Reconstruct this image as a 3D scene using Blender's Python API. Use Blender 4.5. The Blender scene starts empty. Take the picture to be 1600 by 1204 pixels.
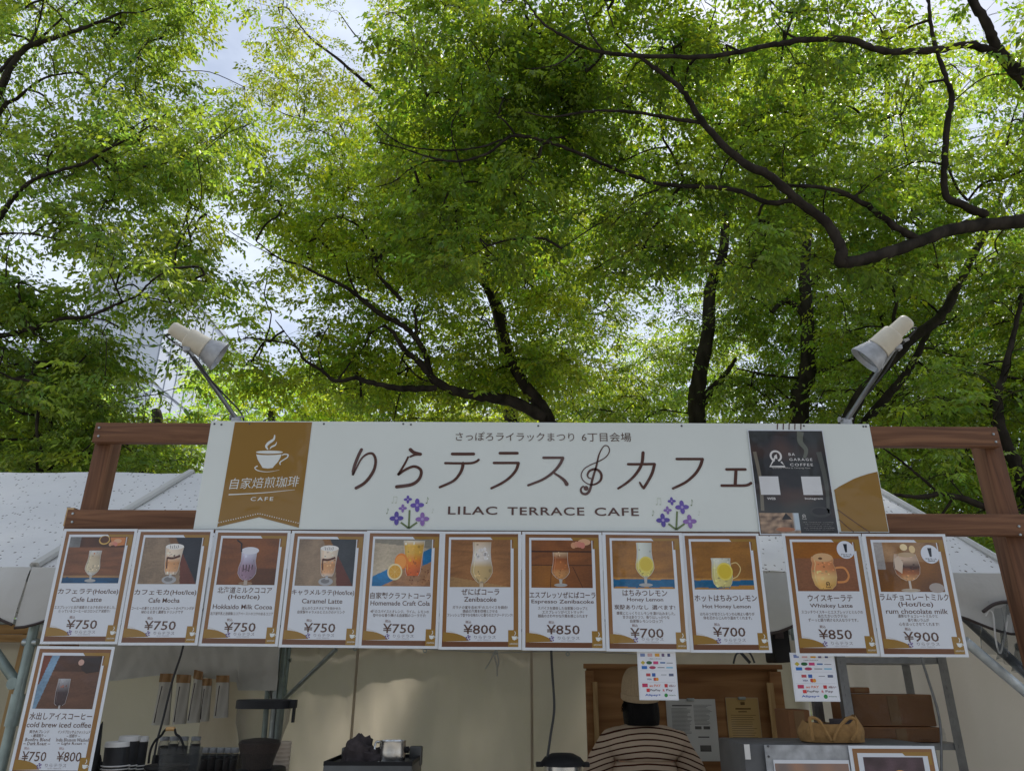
import bpy, bmesh, math, random
import numpy as np
from mathutils import Vector, Matrix

random.seed(7); rng = np.random.default_rng(11)
sc = bpy.context.scene
C = sc.collection

# ------------------------------------------------------------------ camera, sky, sun, exposure
FPX = 1150.0
cam_d = bpy.data.cameras.new('camera'); cam = bpy.data.objects.new('camera', cam_d); C.objects.link(cam)
cam_d.sensor_width = 36.0; cam_d.lens = FPX/1600*36; cam_d.clip_end = 3000; cam_d.clip_start = 0.05
CAMP = Vector((0, 0, 1.55))
RM = Matrix.Rotation(math.radians(112.0), 3, 'X') @ Matrix.Rotation(math.radians(0.28), 3, 'Z')
cam.matrix_world = Matrix.Translation(CAMP) @ RM.to_4x4()
sc.camera = cam

SUN_EL, SUN_AZ = 60.0, 28.0        # azimuth: degrees from +Y towards +X
sd = Vector((math.sin(math.radians(SUN_AZ))*math.cos(math.radians(SUN_EL)),
             math.cos(math.radians(SUN_AZ))*math.cos(math.radians(SUN_EL)), math.sin(math.radians(SUN_EL))))
w = bpy.data.worlds.new('World'); sc.world = w; w.use_nodes = True
nt = w.node_tree; nt.nodes.clear()
out = nt.nodes.new('ShaderNodeOutputWorld'); bg = nt.nodes.new('ShaderNodeBackground')
sky = nt.nodes.new('ShaderNodeTexSky'); sky.sky_type = 'NISHITA'; sky.sun_disc = False
sky.sun_elevation = math.radians(SUN_EL); sky.sun_rotation = math.radians(SUN_AZ)
sky.air_density = 1.0; sky.dust_density = 1.5
tc = nt.nodes.new('ShaderNodeTexCoord')
mp = nt.nodes.new('ShaderNodeMapping'); mp.inputs['Scale'].default_value = (1.0, 1.0, 1.9)
nz = nt.nodes.new('ShaderNodeTexNoise'); nz.inputs['Scale'].default_value = 2.6; nz.inputs['Detail'].default_value = 7; nz.inputs['Roughness'].default_value = .58
rp = nt.nodes.new('ShaderNodeValToRGB'); rp.color_ramp.elements[0].position = .36; rp.color_ramp.elements[1].position = .60
rp.color_ramp.elements[0].color = (.30, .30, .30, 1)
mx = nt.nodes.new('ShaderNodeMix'); mx.data_type = 'RGBA'
mx.inputs[7].default_value = (7.2, 8.0, 9.5, 1)      # bright thin cloud, same physical scale as the sky
bg.inputs['Strength'].default_value = 0.10
L = nt.links.new
L(tc.outputs['Generated'], mp.inputs[0]); L(mp.outputs[0], nz.inputs['Vector']); L(nz.outputs['Fac'], rp.inputs[0])
L(rp.outputs[0], mx.inputs[0]); L(sky.outputs[0], mx.inputs[6]); L(mx.outputs[2], bg.inputs['Color']); L(bg.outputs[0], out.inputs[0])

sun_d = bpy.data.lights.new('sun', 'SUN'); sun_d.energy = 5.0; sun_d.angle = math.radians(2.0); sun_d.color = (1, .95, .87)
sun = bpy.data.objects.new('sun', sun_d); C.objects.link(sun)
sun.rotation_euler = (-sd).to_track_quat('-Z', 'Y').to_euler(); sun.location = (0, 0, 40)
sc.view_settings.view_transform = 'Standard'; sc.view_settings.look = 'None'
sc.view_settings.exposure = 0.28; sc.view_settings.gamma = 1.0; sc.view_settings.use_curve_mapping = False
sc.cycles.max_bounces = 8; sc.cycles.transparent_max_bounces = 12; sc.cycles.use_denoising = True

def at(px, py, Y):
    r = RM @ Vector(((px-800)/FPX, -(py-602)/FPX, -1.0))
    return CAMP + r*((Y-CAMP.y)/r.y)

def lin(c):
    return tuple(((v/255)/12.92 if v/255 <= .04045 else ((v/255+.055)/1.055)**2.4) for v in c)

# ------------------------------------------------------------------ materials
def base_mat(name):
    m = bpy.data.materials.new(name); m.use_nodes = True
    n = m.node_tree; b = n.nodes['Principled BSDF']; return m, n, b

def mat(name, col, rough=.6, metal=0., noise=0., nscale=20., bump=0., bscale=80., spec=.5, stretch=None):
    m, n, b = base_mat(name)
    b.inputs['Base Color'].default_value = (*col, 1); b.inputs['Roughness'].default_value = rough
    b.inputs['Metallic'].default_value = metal; b.inputs['Specular IOR Level'].default_value = spec
    t = n.nodes.new('ShaderNodeTexCoord'); src = t.outputs['Object']
    if stretch:
        q = n.nodes.new('ShaderNodeMapping'); q.inputs['Scale'].default_value = stretch; n.links.new(src, q.inputs[0]); src = q.outputs[0]
    if noise:
        z = n.nodes.new('ShaderNodeTexNoise'); z.inputs['Scale'].default_value = nscale; z.inputs['Detail'].default_value = 6
        n.links.new(src, z.inputs['Vector'])
        x = n.nodes.new('ShaderNodeMix'); x.data_type = 'RGBA'
        x.inputs[6].default_value = (*[c*(1-noise) for c in col], 1); x.inputs[7].default_value = (*[min(1, c*(1+noise)) for c in col], 1)
        r = n.nodes.new('ShaderNodeMapRange'); r.inputs[1].default_value = .3; r.inputs[2].default_value = .7
        n.links.new(z.outputs['Fac'], r.inputs[0]); n.links.new(r.outputs[0], x.inputs[0]); n.links.new(x.outputs[2], b.inputs['Base Color'])
    if bump:
        z = n.nodes.new('ShaderNodeTexNoise'); z.inputs['Scale'].default_value = bscale; z.inputs['Detail'].default_value = 5
        n.links.new(src, z.inputs['Vector'])
        u = n.nodes.new('ShaderNodeBump'); u.inputs['Strength'].default_value = bump; u.inputs['Distance'].default_value = .01
        n.links.new(z.outputs['Fac'], u.inputs['Height']); n.links.new(u.outputs[0], b.inputs['Normal'])
    return m

def wood_mat(name, dark, light, axis, scale=1., rough=.65, knots=True):
    """long grain along one axis, with darker streaks and a few knots"""
    m, n, b = base_mat(name); b.inputs['Roughness'].default_value = rough; b.inputs['Specular IOR Level'].default_value = .3
    t = n.nodes.new('ShaderNodeTexCoord'); q = n.nodes.new('ShaderNodeMapping')
    s = [26*scale]*3; s[axis] = 1.6*scale
    q.inputs['Scale'].default_value = s; n.links.new(t.outputs['Object'], q.inputs[0])
    z = n.nodes.new('ShaderNodeTexNoise'); z.inputs['Scale'].default_value = 1.2; z.inputs['Detail'].default_value = 8; z.inputs['Distortion'].default_value = 1.4
    n.links.new(q.outputs[0], z.inputs['Vector'])
    r = n.nodes.new('ShaderNodeValToRGB'); r.color_ramp.elements[0].position = .32; r.color_ramp.elements[1].position = .68
    r.color_ramp.elements[0].color = (*dark, 1); r.color_ramp.elements[1].color = (*light, 1)
    n.links.new(z.outputs['Fac'], r.inputs[0]); src = r.outputs[0]
    if knots:
        v = n.nodes.new('ShaderNodeTexVoronoi'); v.inputs['Scale'].default_value = 1.0
        q2 = n.nodes.new('ShaderNodeMapping'); s2 = [9*scale]*3; s2[axis] = 4.0*scale; q2.inputs['Scale'].default_value = s2
        n.links.new(t.outputs['Object'], q2.inputs[0]); n.links.new(q2.outputs[0], v.inputs['Vector'])
        k = n.nodes.new('ShaderNodeMapRange'); k.inputs[1].default_value = .05; k.inputs[2].default_value = .17; k.inputs[3].default_value = .75; k.inputs[4].default_value = 0
        n.links.new(v.outputs['Distance'], k.inputs[0])
        x = n.nodes.new('ShaderNodeMix'); x.data_type = 'RGBA'; x.inputs[7].default_value = (*[c*.35 for c in dark], 1)
        n.links.new(k.outputs[0], x.inputs[0]); n.links.new(src, x.inputs[6]); src = x.outputs[2]
    n.links.new(src, b.inputs['Base Color'])
    u = n.nodes.new('ShaderNodeBump'); u.inputs['Strength'].default_value = .25; u.inputs['Distance'].default_value = .004
    n.links.new(z.outputs['Fac'], u.inputs['Height']); n.links.new(u.outputs[0], b.inputs['Normal'])
    return m

def cloth_mat(name, col, trans, specks=0., rough=.75):
    """coated tent canvas: diffuse with some light coming through; specks are fallen bud scales and dirt"""
    m = bpy.data.materials.new(name); m.use_nodes = True; n = m.node_tree; n.nodes.clear()
    o = n.nodes.new('ShaderNodeOutputMaterial'); b = n.nodes.new('ShaderNodeBsdfPrincipled'); tr = n.nodes.new('ShaderNodeBsdfTranslucent'); mxs = n.nodes.new('ShaderNodeMixShader')
    b.inputs['Roughness'].default_value = rough; b.inputs['Specular IOR Level'].default_value = .3
    t = n.nodes.new('ShaderNodeTexCoord')
    z = n.nodes.new('ShaderNodeTexNoise'); z.inputs['Scale'].default_value = 3.; z.inputs['Detail'].default_value = 7; n.links.new(t.outputs['Object'], z.inputs['Vector'])
    x = n.nodes.new('ShaderNodeMix'); x.data_type = 'RGBA'
    x.inputs[6].default_value = (*[c*.86 for c in col], 1); x.inputs[7].default_value = (*[min(1, c*1.06) for c in col], 1)
    n.links.new(z.outputs['Fac'], x.inputs[0]); src = x.outputs[2]
    if specks:
        for sc_, st, th in ((28., (1, 1, 1), .17), (52., (1.0, .45, .45), .20), (15., (.6, 1.2, 1.2), .085)):
            q = n.nodes.new('ShaderNodeMapping'); q.inputs['Scale'].default_value = st; q.inputs['Rotation'].default_value = (0, 0, .3)
            n.links.new(t.outputs['Object'], q.inputs[0])
            v = n.nodes.new('ShaderNodeTexVoronoi'); v.inputs['Scale'].default_value = sc_; n.links.new(q.outputs[0], v.inputs['Vector'])
            sep = n.nodes.new('ShaderNodeSeparateColor'); n.links.new(v.outputs['Color'], sep.inputs[0])
            g = n.nodes.new('ShaderNodeMath'); g.operation = 'LESS_THAN'; g.inputs[1].default_value = th; n.links.new(v.outputs['Distance'], g.inputs[0])
            g2 = n.nodes.new('ShaderNodeMath'); g2.operation = 'GREATER_THAN'; g2.inputs[1].default_value = 1-specks; n.links.new(sep.outputs[0], g2.inputs[0])
            mu = n.nodes.new('ShaderNodeMath'); mu.operation = 'MULTIPLY'; n.links.new(g.outputs[0], mu.inputs[0]); n.links.new(g2.outputs[0], mu.inputs[1])
            y = n.nodes.new('ShaderNodeMix'); y.data_type = 'RGBA'; y.inputs[7].default_value = (.075, .045, .03, 1)
            n.links.new(mu.outputs[0], y.inputs[0]); n.links.new(src, y.inputs[6]); src = y.outputs[2]
    n.links.new(src, b.inputs['Base Color']); tr.inputs['Color'].default_value = (*[c*.9 for c in col], 1)
    z2 = n.nodes.new('ShaderNodeTexNoise'); z2.inputs['Scale'].default_value = 5.; z2.inputs['Detail'].default_value = 4; n.links.new(t.outputs['Object'], z2.inputs['Vector'])
    u = n.nodes.new('ShaderNodeBump'); u.inputs['Strength'].default_value = .35; u.inputs['Distance'].default_value = .05
    n.links.new(z2.outputs['Fac'], u.inputs['Height']); n.links.new(u.outputs[0], b.inputs['Normal'])
    mxs.inputs[0].default_value = trans
    n.links.new(b.outputs[0], mxs.inputs[1]); n.links.new(tr.outputs[0], mxs.inputs[2]); n.links.new(mxs.outputs[0], o.inputs[0])
    return m

def print_mat(name, rough=.35, spec=.4):
    """ink: the printed colour sits in the mesh's colour attribute"""
    m, n, b = base_mat(name); a = n.nodes.new('ShaderNodeVertexColor'); a.layer_name = 'ink'
    n.links.new(a.outputs[0], b.inputs['Base Color']); b.inputs['Roughness'].default_value = rough; b.inputs['Specular IOR Level'].default_value = spec
    b.inputs['Coat Weight'].default_value = .55; b.inputs['Coat Roughness'].default_value = .08
    t = n.nodes.new('ShaderNodeTexCoord'); z2 = n.nodes.new('ShaderNodeTexNoise'); z2.inputs['Scale'].default_value = 9.; n.links.new(t.outputs['Object'], z2.inputs['Vector'])
    u = n.nodes.new('ShaderNodeBump'); u.inputs['Strength'].default_value = .12; u.inputs['Distance'].default_value = .02
    n.links.new(z2.outputs['Fac'], u.inputs['Height']); n.links.new(u.outputs[0], b.inputs['Coat Normal'])
    return m

def glass_mat(name, col=(.9, .93, .92), alpha=.25, rough=.06):
    m = bpy.data.materials.new(name); m.use_nodes = True; n = m.node_tree; n.nodes.clear()
    o = n.nodes.new('ShaderNodeOutputMaterial'); t = n.nodes.new('ShaderNodeBsdfTransparent'); g = n.nodes.new('ShaderNodeBsdfPrincipled'); x = n.nodes.new('ShaderNodeMixShader')
    g.inputs['Base Color'].default_value = (*[c*.10 for c in col], 1); g.inputs['Roughness'].default_value = rough
    lw = n.nodes.new('ShaderNodeLayerWeight'); lw.inputs['Blend'].default_value = .35
    r = n.nodes.new('ShaderNodeMapRange'); r.inputs[3].default_value = alpha*.45; r.inputs[4].default_value = min(1, alpha*2.6)
    n.links.new(lw.outputs['Facing'], r.inputs[0]); n.links.new(r.outputs[0], x.inputs[0])
    t.inputs['Color'].default_value = (*[.75+.25*c for c in col], 1)
    n.links.new(t.outputs[0], x.inputs[1]); n.links.new(g.outputs[0], x.inputs[2]); n.links.new(x.outputs[0], o.inputs[0])
    return m

def leaf_mat(name, tgain=1.0):
    m = bpy.data.materials.new(name); m.use_nodes = True; n = m.node_tree; n.nodes.clear()
    o = n.nodes.new('ShaderNodeOutputMaterial'); a = n.nodes.new('ShaderNodeVertexColor'); a.layer_name = 'ink'
    d = n.nodes.new('ShaderNodeBsdfPrincipled'); d.inputs['Roughness'].default_value = .5; d.inputs['Specular IOR Level'].default_value = .35
    tr = n.nodes.new('ShaderNodeBsdfTranslucent'); ad = n.nodes.new('ShaderNodeAddShader')
    g = n.nodes.new('ShaderNodeMix'); g.data_type = 'RGBA'; g.blend_type = 'MULTIPLY'; g.inputs[0].default_value = 1.; g.inputs[7].default_value = (2.7*tgain, 2.45*tgain, 1.1*tgain, 1)
    n.links.new(a.outputs[0], d.inputs['Base Color']); n.links.new(a.outputs[0], g.inputs[6]); n.links.new(g.outputs[2], tr.inputs['Color'])
    n.links.new(d.outputs[0], ad.inputs[0]); n.links.new(tr.outputs[0], ad.inputs[1]); n.links.new(ad.outputs[0], o.inputs[0])
    return m

M = dict(
    stain_x=wood_mat('stained timber along', lin((96, 63, 42)), lin((138, 97, 68)), 0),
    stain_z=wood_mat('stained timber upright', lin((90, 59, 40)), lin((130, 90, 63)), 2),
    pine_z=wood_mat('pale pine upright', lin((176, 140, 92)), lin((206, 172, 122)), 2, knots=False),
    pine_x=wood_mat('pale pine along', lin((170, 132, 84)), lin((205, 168, 118)), 0, knots=False),
    ply=wood_mat('plywood', lin((136, 92, 54)), lin((178, 132, 84)), 0, scale=.32),
    print=print_mat('laminated print'), board=print_mat('sign print', .5, .3),
    white=mat('sign white', lin((228, 233, 227)), .45, noise=.035, nscale=3, bump=.25, bscale=2.2),
    paper=mat('laminate edge', lin((228, 232, 236)), .25, noise=.03, nscale=7),
    screw=mat('screw', (.12, .12, .12), .4, .8),
    steel=mat('galvanised steel', (.42, .46, .45), .38, .85, noise=.15, nscale=25),
    green=mat('green painted steel', lin((142, 156, 150)), .35, .35, noise=.18, nscale=18),
    canvas_roof=cloth_mat('roof canvas', (.74, .735, .72), .10, .36),
    canvas_val=cloth_mat('valance canvas', (.66, .65, .61), .16),
    canvas_wall=cloth_mat('wall canvas', (.74, .66, .53), .46),
    binding=mat('dark binding', (.05, .035, .03), .7),
    lamp=mat('lamp housing cream', lin((214, 206, 186)), .45, noise=.05, nscale=30, bump=.05),
    alu=mat('spun aluminium', (.42, .43, .44), .55, .35, noise=.3, nscale=22),
    tube=mat('dark conduit', (.20, .21, .22), .35, .8, noise=.2, nscale=30),
    black=mat('black plastic', (.008, .008, .009), .5, noise=.2, spec=.25),
    rubber=mat('cable rubber', (.035, .035, .035), .6),
    cup=mat('black paper cup', (.015, .015, .016), .6, noise=.2, nscale=60),
    lid=mat('white cup paper', (.72, .70, .66), .5, noise=.04),
    kraft=mat('pale paper cup', (.55, .45, .34), .7, noise=.05),
    pack=mat('grey paper packet', (.52, .49, .43), .75, noise=.06, nscale=9),
    tape=mat('brown packing tape', lin((150, 112, 66)), .4, noise=.08),
    glass=glass_mat('clear glass'), hopper=glass_mat('smoked hopper', (.75, .74, .70), .22, .1), film=glass_mat('clear vinyl', (.85, .9, .9), .30, .05),
    bright=mat('bright galvanised tube', (.70, .76, .78), .45, .25, noise=.12, nscale=30), darkcase=mat('dark case steel', (.13, .13, .13), .5, .3, noise=.15, nscale=12),
    bean=mat('roasted beans', (.03, .017, .011), .45, noise=.6, nscale=240, bump=1., bscale=260),
    chrome=mat('brushed stainless', (.62, .61, .58), .25, 1., noise=.1, nscale=40, stretch=(1, 1, .1)),
    machine=mat('machine panel', (.10, .10, .095), .4, .6, noise=.08),
    card=mat('corrugated cardboard', lin((158, 112, 76)), .85, noise=.07, nscale=12, bump=.1),
    shelf=mat('shelf steel', (.30, .31, .32), .45, .6, noise=.12, nscale=30),
    jute=mat('tan canvas bag', lin((158, 122, 74)), .9, noise=.15, nscale=60, bump=.3),
    cloth_dark=mat('dark cloth', (.045, .035, .035), .9, noise=.3, nscale=30, bump=.3),
    skin=mat('skin', lin((206, 158, 128)), .55, noise=.05), hair=mat('black hair', (.006, .005, .005), .6, spec=.2, noise=.3, nscale=90, bump=.4, bscale=160),
    beanie=mat('beige knit', lin((206, 182, 148)), .95, noise=.08, nscale=120, bump=.5, bscale=300),
    trousers=mat('dark trousers', (.03, .03, .035), .9, noise=.2),
    bark=mat('bark', (.036, .029, .023), .9, noise=.6, nscale=7, bump=1., bscale=16, spec=.15, stretch=(1, 1, .35)),
    leaf=leaf_mat('zelkova leaf'),
    bwhite=mat('white building panel', (.56, .60, .67), .35, noise=.04, nscale=.5),
    bglass=mat('building window glass', (.12, .14, .18), .15, .2, noise=.15, nscale=.3), bjoint=mat('panel joint', (.22, .25, .30), .5),
    bpink=mat('terracotta facade', (.38, .24, .19), .7, noise=.05, nscale=.5),
    counter=mat('counter top', (.42, .38, .33), .5, noise=.08, nscale=9),
    notice=print_mat('notice print', .7, .2),
)

def ground_mat():
    m, n, b = base_mat('paving ground'); t = n.nodes.new('ShaderNodeTexCoord')
    z = n.nodes.new('ShaderNodeTexNoise'); z.inputs['Scale'].default_value = .8; z.inputs['Detail'].default_value = 9
    n.links.new(t.outputs['Object'], z.inputs['Vector'])
    r = n.nodes.new('ShaderNodeValToRGB'); r.color_ramp.elements[0].color = (.16, .15, .13, 1); r.color_ramp.elements[1].color = (.30, .28, .25, 1)
    n.links.new(z.outputs['Fac'], r.inputs[0]); n.links.new(r.outputs[0], b.inputs['Base Color']); b.inputs['Roughness'].default_value = .9
    return m

# ------------------------------------------------------------------ helpers
def tag(o, label=None, cat=None, group=None, kind=None):
    if label: o['label'] = label
    if cat: o['category'] = cat
    if group: o['group'] = group
    if kind: o['kind'] = kind
    return o

def thing(name, loc, label, cat, group=None, rotz=0.):
    o = bpy.data.objects.new(name, None); C.objects.link(o); o.empty_display_size = .1
    o.location = loc; o.rotation_euler = (0, 0, rotz)
    return tag(o, label, cat, group)

class MB:
    def __init__(s): s.v = []; s.f = []
    def add(s, vs, fs):
        k = len(s.v); s.v += [tuple(p) for p in vs]; s.f += [tuple(i+k for i in f) for f in fs]; return s
    def box(s, c, d, R=None, bev=0.):
        x, y, z = d[0]/2, d[1]/2, d[2]/2; c = Vector(c)
        if bev <= 0:
            P = [Vector((a*x, b*y, e*z)) for a in (-1, 1) for b in (-1, 1) for e in (-1, 1)]
            F = [(0, 1, 3, 2), (4, 6, 7, 5), (0, 4, 5, 1), (2, 3, 7, 6), (0, 2, 6, 4), (1, 5, 7, 3)]
        else:
            bm = bmesh.new(); bmesh.ops.create_cube(bm, size=1.)
            for v in bm.verts: v.co = Vector((v.co.x*d[0], v.co.y*d[1], v.co.z*d[2]))
            bmesh.ops.bevel(bm, geom=bm.edges[:], offset=bev, segments=2, affect='EDGES', profile=.6)
            bm.verts.ensure_lookup_table(); bm.verts.index_update()
            P = [v.co.copy() for v in bm.verts]; F = [tuple(v.index for v in f.verts) for f in bm.faces]; bm.free()
        if R is not None: P = [R @ p for p in P]
        return s.add([c+p for p in P], F)
    def tube(s, pts, rad, n=8, cap=True):
        pts = [Vector(p) for p in pts]
        if not hasattr(rad, '__len__'): rad = [rad]*len(pts)
        k0 = len(s.v); ref = None
        for i, p in enumerate(pts):
            d = (pts[min(i+1, len(pts)-1)]-pts[max(i-1, 0)])
            d = d.normalized() if d.length > 1e-9 else Vector((0, 0, 1))
            if ref is None: ref = d.orthogonal().normalized()
            ref = (ref-d*ref.dot(d)); ref = ref.normalized() if ref.length > 1e-6 else d.orthogonal().normalized()
            bi = d.cross(ref)
            for j in range(n):
                a = 2*math.pi*j/n; s.v.append(tuple(p+(ref*math.cos(a)+bi*math.sin(a))*rad[i]))
        for i in range(len(pts)-1):
            for j in range(n):
                a = k0+i*n+j; b = k0+i*n+(j+1) % n; s.f.append((a, b, b+n, a+n))
        if cap:
            s.f.append(tuple(k0+j for j in reversed(range(n)))); s.f.append(tuple(k0+(len(pts)-1)*n+j for j in range(n)))
        return s
    def lathe(s, prof, n=24, origin=(0, 0, 0), axis=(0, 0, 1), cap=False, sx=1., sy=1.):
        """profile of (radius, height) turned round an axis"""
        q = Vector((0, 0, 1)).rotation_difference(Vector(axis).normalized()); o = Vector(origin); k0 = len(s.v)
        for r, h in prof:
            for j in range(n):
                a = 2*math.pi*j/n; s.v.append(tuple(o+q @ Vector((r*math.cos(a)*sx, r*math.sin(a)*sy, h))))
        for i in range(len(prof)-1):
            for j in range(n):
                a = k0+i*n+j; b = k0+i*n+(j+1) % n; s.f.append((a, b, b+n, a+n))
        if cap:
            s.f.append(tuple(k0+j for j in reversed(range(n)))); s.f.append(tuple(k0+(len(prof)-1)*n+j for j in range(n)))
        return s
    def grid(s, fn, nu, nv):
        k0 = len(s.v)
        for j in range(nv+1):
            for i in range(nu+1): s.v.append(tuple(fn(i/nu, j/nv)))
        for j in range(nv):
            for i in range(nu):
                a = k0+j*(nu+1)+i; s.f.append((a, a+1, a+nu+2, a+nu+1))
        return s
    def build(s, name, m, parent=None, smooth=False, world=True):
        off = Vector(parent_loc(parent)) if (parent and world) else Vector((0, 0, 0))
        me = bpy.data.meshes.new(name); me.from_pydata([tuple(Vector(p)-off) for p in s.v], [], s.f)
        me.materials.append(M[m] if isinstance(m, str) else m); me.update()
        if smooth:
            me.polygons.foreach_set('use_smooth', [True]*len(me.polygons))
            try: me.set_sharp_from_angle(angle=math.radians(38))
            except Exception: pass
        o = bpy.data.objects.new(name, me); C.objects.link(o)
        if parent: o.parent = parent
        return o

def parent_loc(p):
    l = Vector((0, 0, 0))
    while p: l += p.location; p = p.parent
    return l

def smooth_path(pts, k=6):
    P = [Vector(p) for p in pts]
    if len(P) < 3: return [P[0].lerp(P[-1], i/k) for i in range(k+1)]
    out_ = []
    for i in range(len(P)-1):
        a = P[max(i-1, 0)]; b = P[i]; c = P[i+1]; d = P[min(i+2, len(P)-1)]
        for j in range(k):
            t = j/k
            out_.append(.5*((2*b)+(c-a)*t+(2*a-5*b+4*c-d)*t*t+(3*b-a-3*c+d)*t**3))
    out_.append(P[-1]); return out_

# ---- flat print: polygons in the (x, z) plane of a sheet that faces -y, each layer a hair in front of the last
class Print:
    def __init__(s): s.v = []; s.f = []; s.c = []
    def poly(s, pts, col, lay=1):
        k = len(s.v); s.v += [(p[0], -.00035*lay, p[1]) for p in pts]; s.f.append(tuple(range(k, k+len(pts))))
        s.c += [col if not callable(col) else col(*p) for p in pts]; return s
    def rect(s, x0, z0, x1, z1, col, lay=1): return s.poly([(x0, z0), (x1, z0), (x1, z1), (x0, z1)], col, lay)
    def disc(s, x, z, r, col, lay=1, n=20, ry=None, a0=0., a1=2*math.pi):
        ry = ry or r
        return s.poly([(x+r*math.cos(a0+(a1-a0)*i/n), z+ry*math.sin(a0+(a1-a0)*i/n)) for i in range(n)], col, lay)
    def grid(s, x0, z0, x1, z1, fn, nu, nv, lay=1):
        k = len(s.v)
        for j in range(nv+1):
            for i in range(nu+1):
                u, v = i/nu, j/nv; s.v.append((x0+(x1-x0)*u, -.00035*lay, z0+(z1-z0)*v)); s.c.append(fn(u, v))
        for j in range(nv):
            for i in range(nu):
                a = k+j*(nu+1)+i; s.f.append((a, a+1, a+nu+2, a+nu+1))
        return s
    def stroke(s, pts, wd, col, lay=1, smooth=True, taper=False):
        P = [Vector((p[0], 0, p[1])) for p in pts]; P = smooth_path(P, 6) if (smooth and len(P) > 2) else P
        n = len(P); k = len(s.v)
        for i, p in enumerate(P):
            d = (P[min(i+1, n-1)]-P[max(i-1, 0)]).normalized(); q = Vector((-d.z, 0, d.x))
            if callable(wd): h = wd(i/(n-1))/2
            else: h = wd/2
            for e in (-1, 1): s.v.append((p.x+q.x*h*e, -.00035*lay, p.z+q.z*h*e)); s.c.append(col)
        for i in range(n-1):
            a = k+2*i; s.f.append((a, a+2, a+3, a+1))
        return s
    def build(s, name, m, parent, loc=(0, 0, 0)):
        me = bpy.data.meshes.new(name); me.from_pydata(s.v, [], s.f)
        ca = me.color_attributes.new('ink', 'FLOAT_COLOR', 'POINT')
        ca.data.foreach_set('color', np.array([(*c, 1.) for c in s.c], dtype=np.float32).ravel())
        # every polygon faces the viewer (-y)
        bm = bmesh.new(); bm.from_mesh(me)
        bmesh.ops.reverse_faces(bm, faces=[f for f in bm.faces if f.normal.y > 0]); bm.to_mesh(me); bm.free()
        me.materials.append(M[m]); o = bpy.data.objects.new(name, me); C.objects.link(o); o.parent = parent; o.location = loc
        return o

_fc = bpy.data.curves.new('lettering', 'FONT'); _fo = bpy.data.objects.new('lettering', _fc); C.objects.link(_fo)
_cache = {}
def glyphs(body, bold=0., res=2, spacing=1.):
    key = (body, bold, res, spacing)
    if key not in _cache:
        _fc.body = body; _fc.offset = bold; _fc.resolution_u = res; _fc.space_character = spacing; _fc.size = 1.
        bpy.context.view_layer.update()
        me = bpy.data.meshes.new_from_object(_fo.evaluated_get(bpy.context.evaluated_depsgraph_get()))
        v = np.array([p.co[:] for p in me.vertices]) if len(me.vertices) else np.zeros((0, 3))
        f = [tuple(p.vertices) for p in me.polygons]; bpy.data.meshes.remove(me)
        _cache[key] = (v, f)
    return _cache[key]

def text(name, body, cx, cz, h, col, parent, width=None, lay=2, bold=0., m='print', shear=0., rot=0., res=2, spacing=1., loc=(0, 0, 0)):
    """one line of lettering, centred on (cx, cz); h: height of the line's ink box; width: fitted to this if given"""
    v, f = glyphs(body, bold, res, spacing)
    if not len(v): return None
    lo = v.min(0); hi = v.max(0); sz = hi-lo
    k = h/max(sz[1], 1e-6); kx = (width/sz[0]) if width else k
    x = (v[:, 0]-(lo[0]+hi[0])/2)*kx; z = (v[:, 1]-(lo[1]+hi[1])/2)*k
    x = x+shear*z
    X = cx+x*math.cos(rot)-z*math.sin(rot); Z = cz+x*math.sin(rot)+z*math.cos(rot)
    p = Print(); p.v = [(a, -.00035*lay, b) for a, b in zip(X, Z)]; p.f = list(f); p.c = [col]*len(p.v)
    return p.build(name, m, parent, loc)
from mathutils import noise as mnoise
# ------------------------------------------------------------------ ground
b = MB(); b.grid(lambda u, v: (-400+800*u, -400+800*v, 0), 8, 8)
tag(b.build('ground', ground_mat()), kind='structure')

# ------------------------------------------------------------------ far buildings seen through the leaves
def tower(name, loc, x0, x1, y0, y1, ztop, fl, bay, label, wall='bwhite'):
    t = thing(name, loc, label, 'building')
    m = MB(); m.box(((x0+x1)/2, (y0+y1)/2, ztop/2), (x1-x0, y1-y0, ztop)); m.build('wall', wall, t)
    m = MB(); m.box(((x0+x1)/2, (y0+y1)/2, ztop+.25), (x1-x0+.3, y1-y0+.3, .5)); m.build('parapet', wall, t)
    nz_ = int(ztop/fl)
    win = {}
    def pane(w_):
        if w_ not in win:
            k = MB(); k.box((0, 0, 0), (w_, .10, fl*.52)); o = k.build('window', 'bglass', t); win[w_] = o; return o
        o = win[w_].copy(); C.objects.link(o); return o
    nx = max(1, int((x1-x0)/bay)); ny = max(1, int((y1-y0)/bay))
    zmin = max(0, nz_-9)
    for k in range(zmin, nz_):
        z = ztop-fl*(nz_-k)+fl*.52
        for i in range(nx):
            o = pane((x1-x0)/nx*.74); o.location = (x0+(x1-x0)*(i+.5)/nx-loc[0], y0-.02-loc[1], z-loc[2]); o.parent = t
        for j in range(ny):
            if (j*7+k*3) % 3 == 0: continue
            o = pane((y1-y0)/ny*.62); o.location = (x1+.02-loc[0], y0+(y1-y0)*(j+.5)/ny-loc[1], z-loc[2]); o.rotation_euler = (0, 0, math.pi/2); o.parent = t
    m = MB()
    for k in range(zmin, nz_+1):
        z = ztop-fl*(nz_-k)
        m.box((x1+.03, (y0+y1)/2, z), (.06, y1-y0, .09)); m.box(((x0+x1)/2, y0-.03, z), (x1-x0, .06, .09))
    for j in range(ny+1): m.box((x1+.025, y0+(y1-y0)*j/ny, ztop/2), (.05, .09, ztop-1))
    for i in range(nx+1): m.box((x0+(x1-x0)*i/nx, y0-.025, ztop/2), (.09, .05, ztop-1))
    m.build('panel_joints', 'bjoint', t)
    return t
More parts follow.
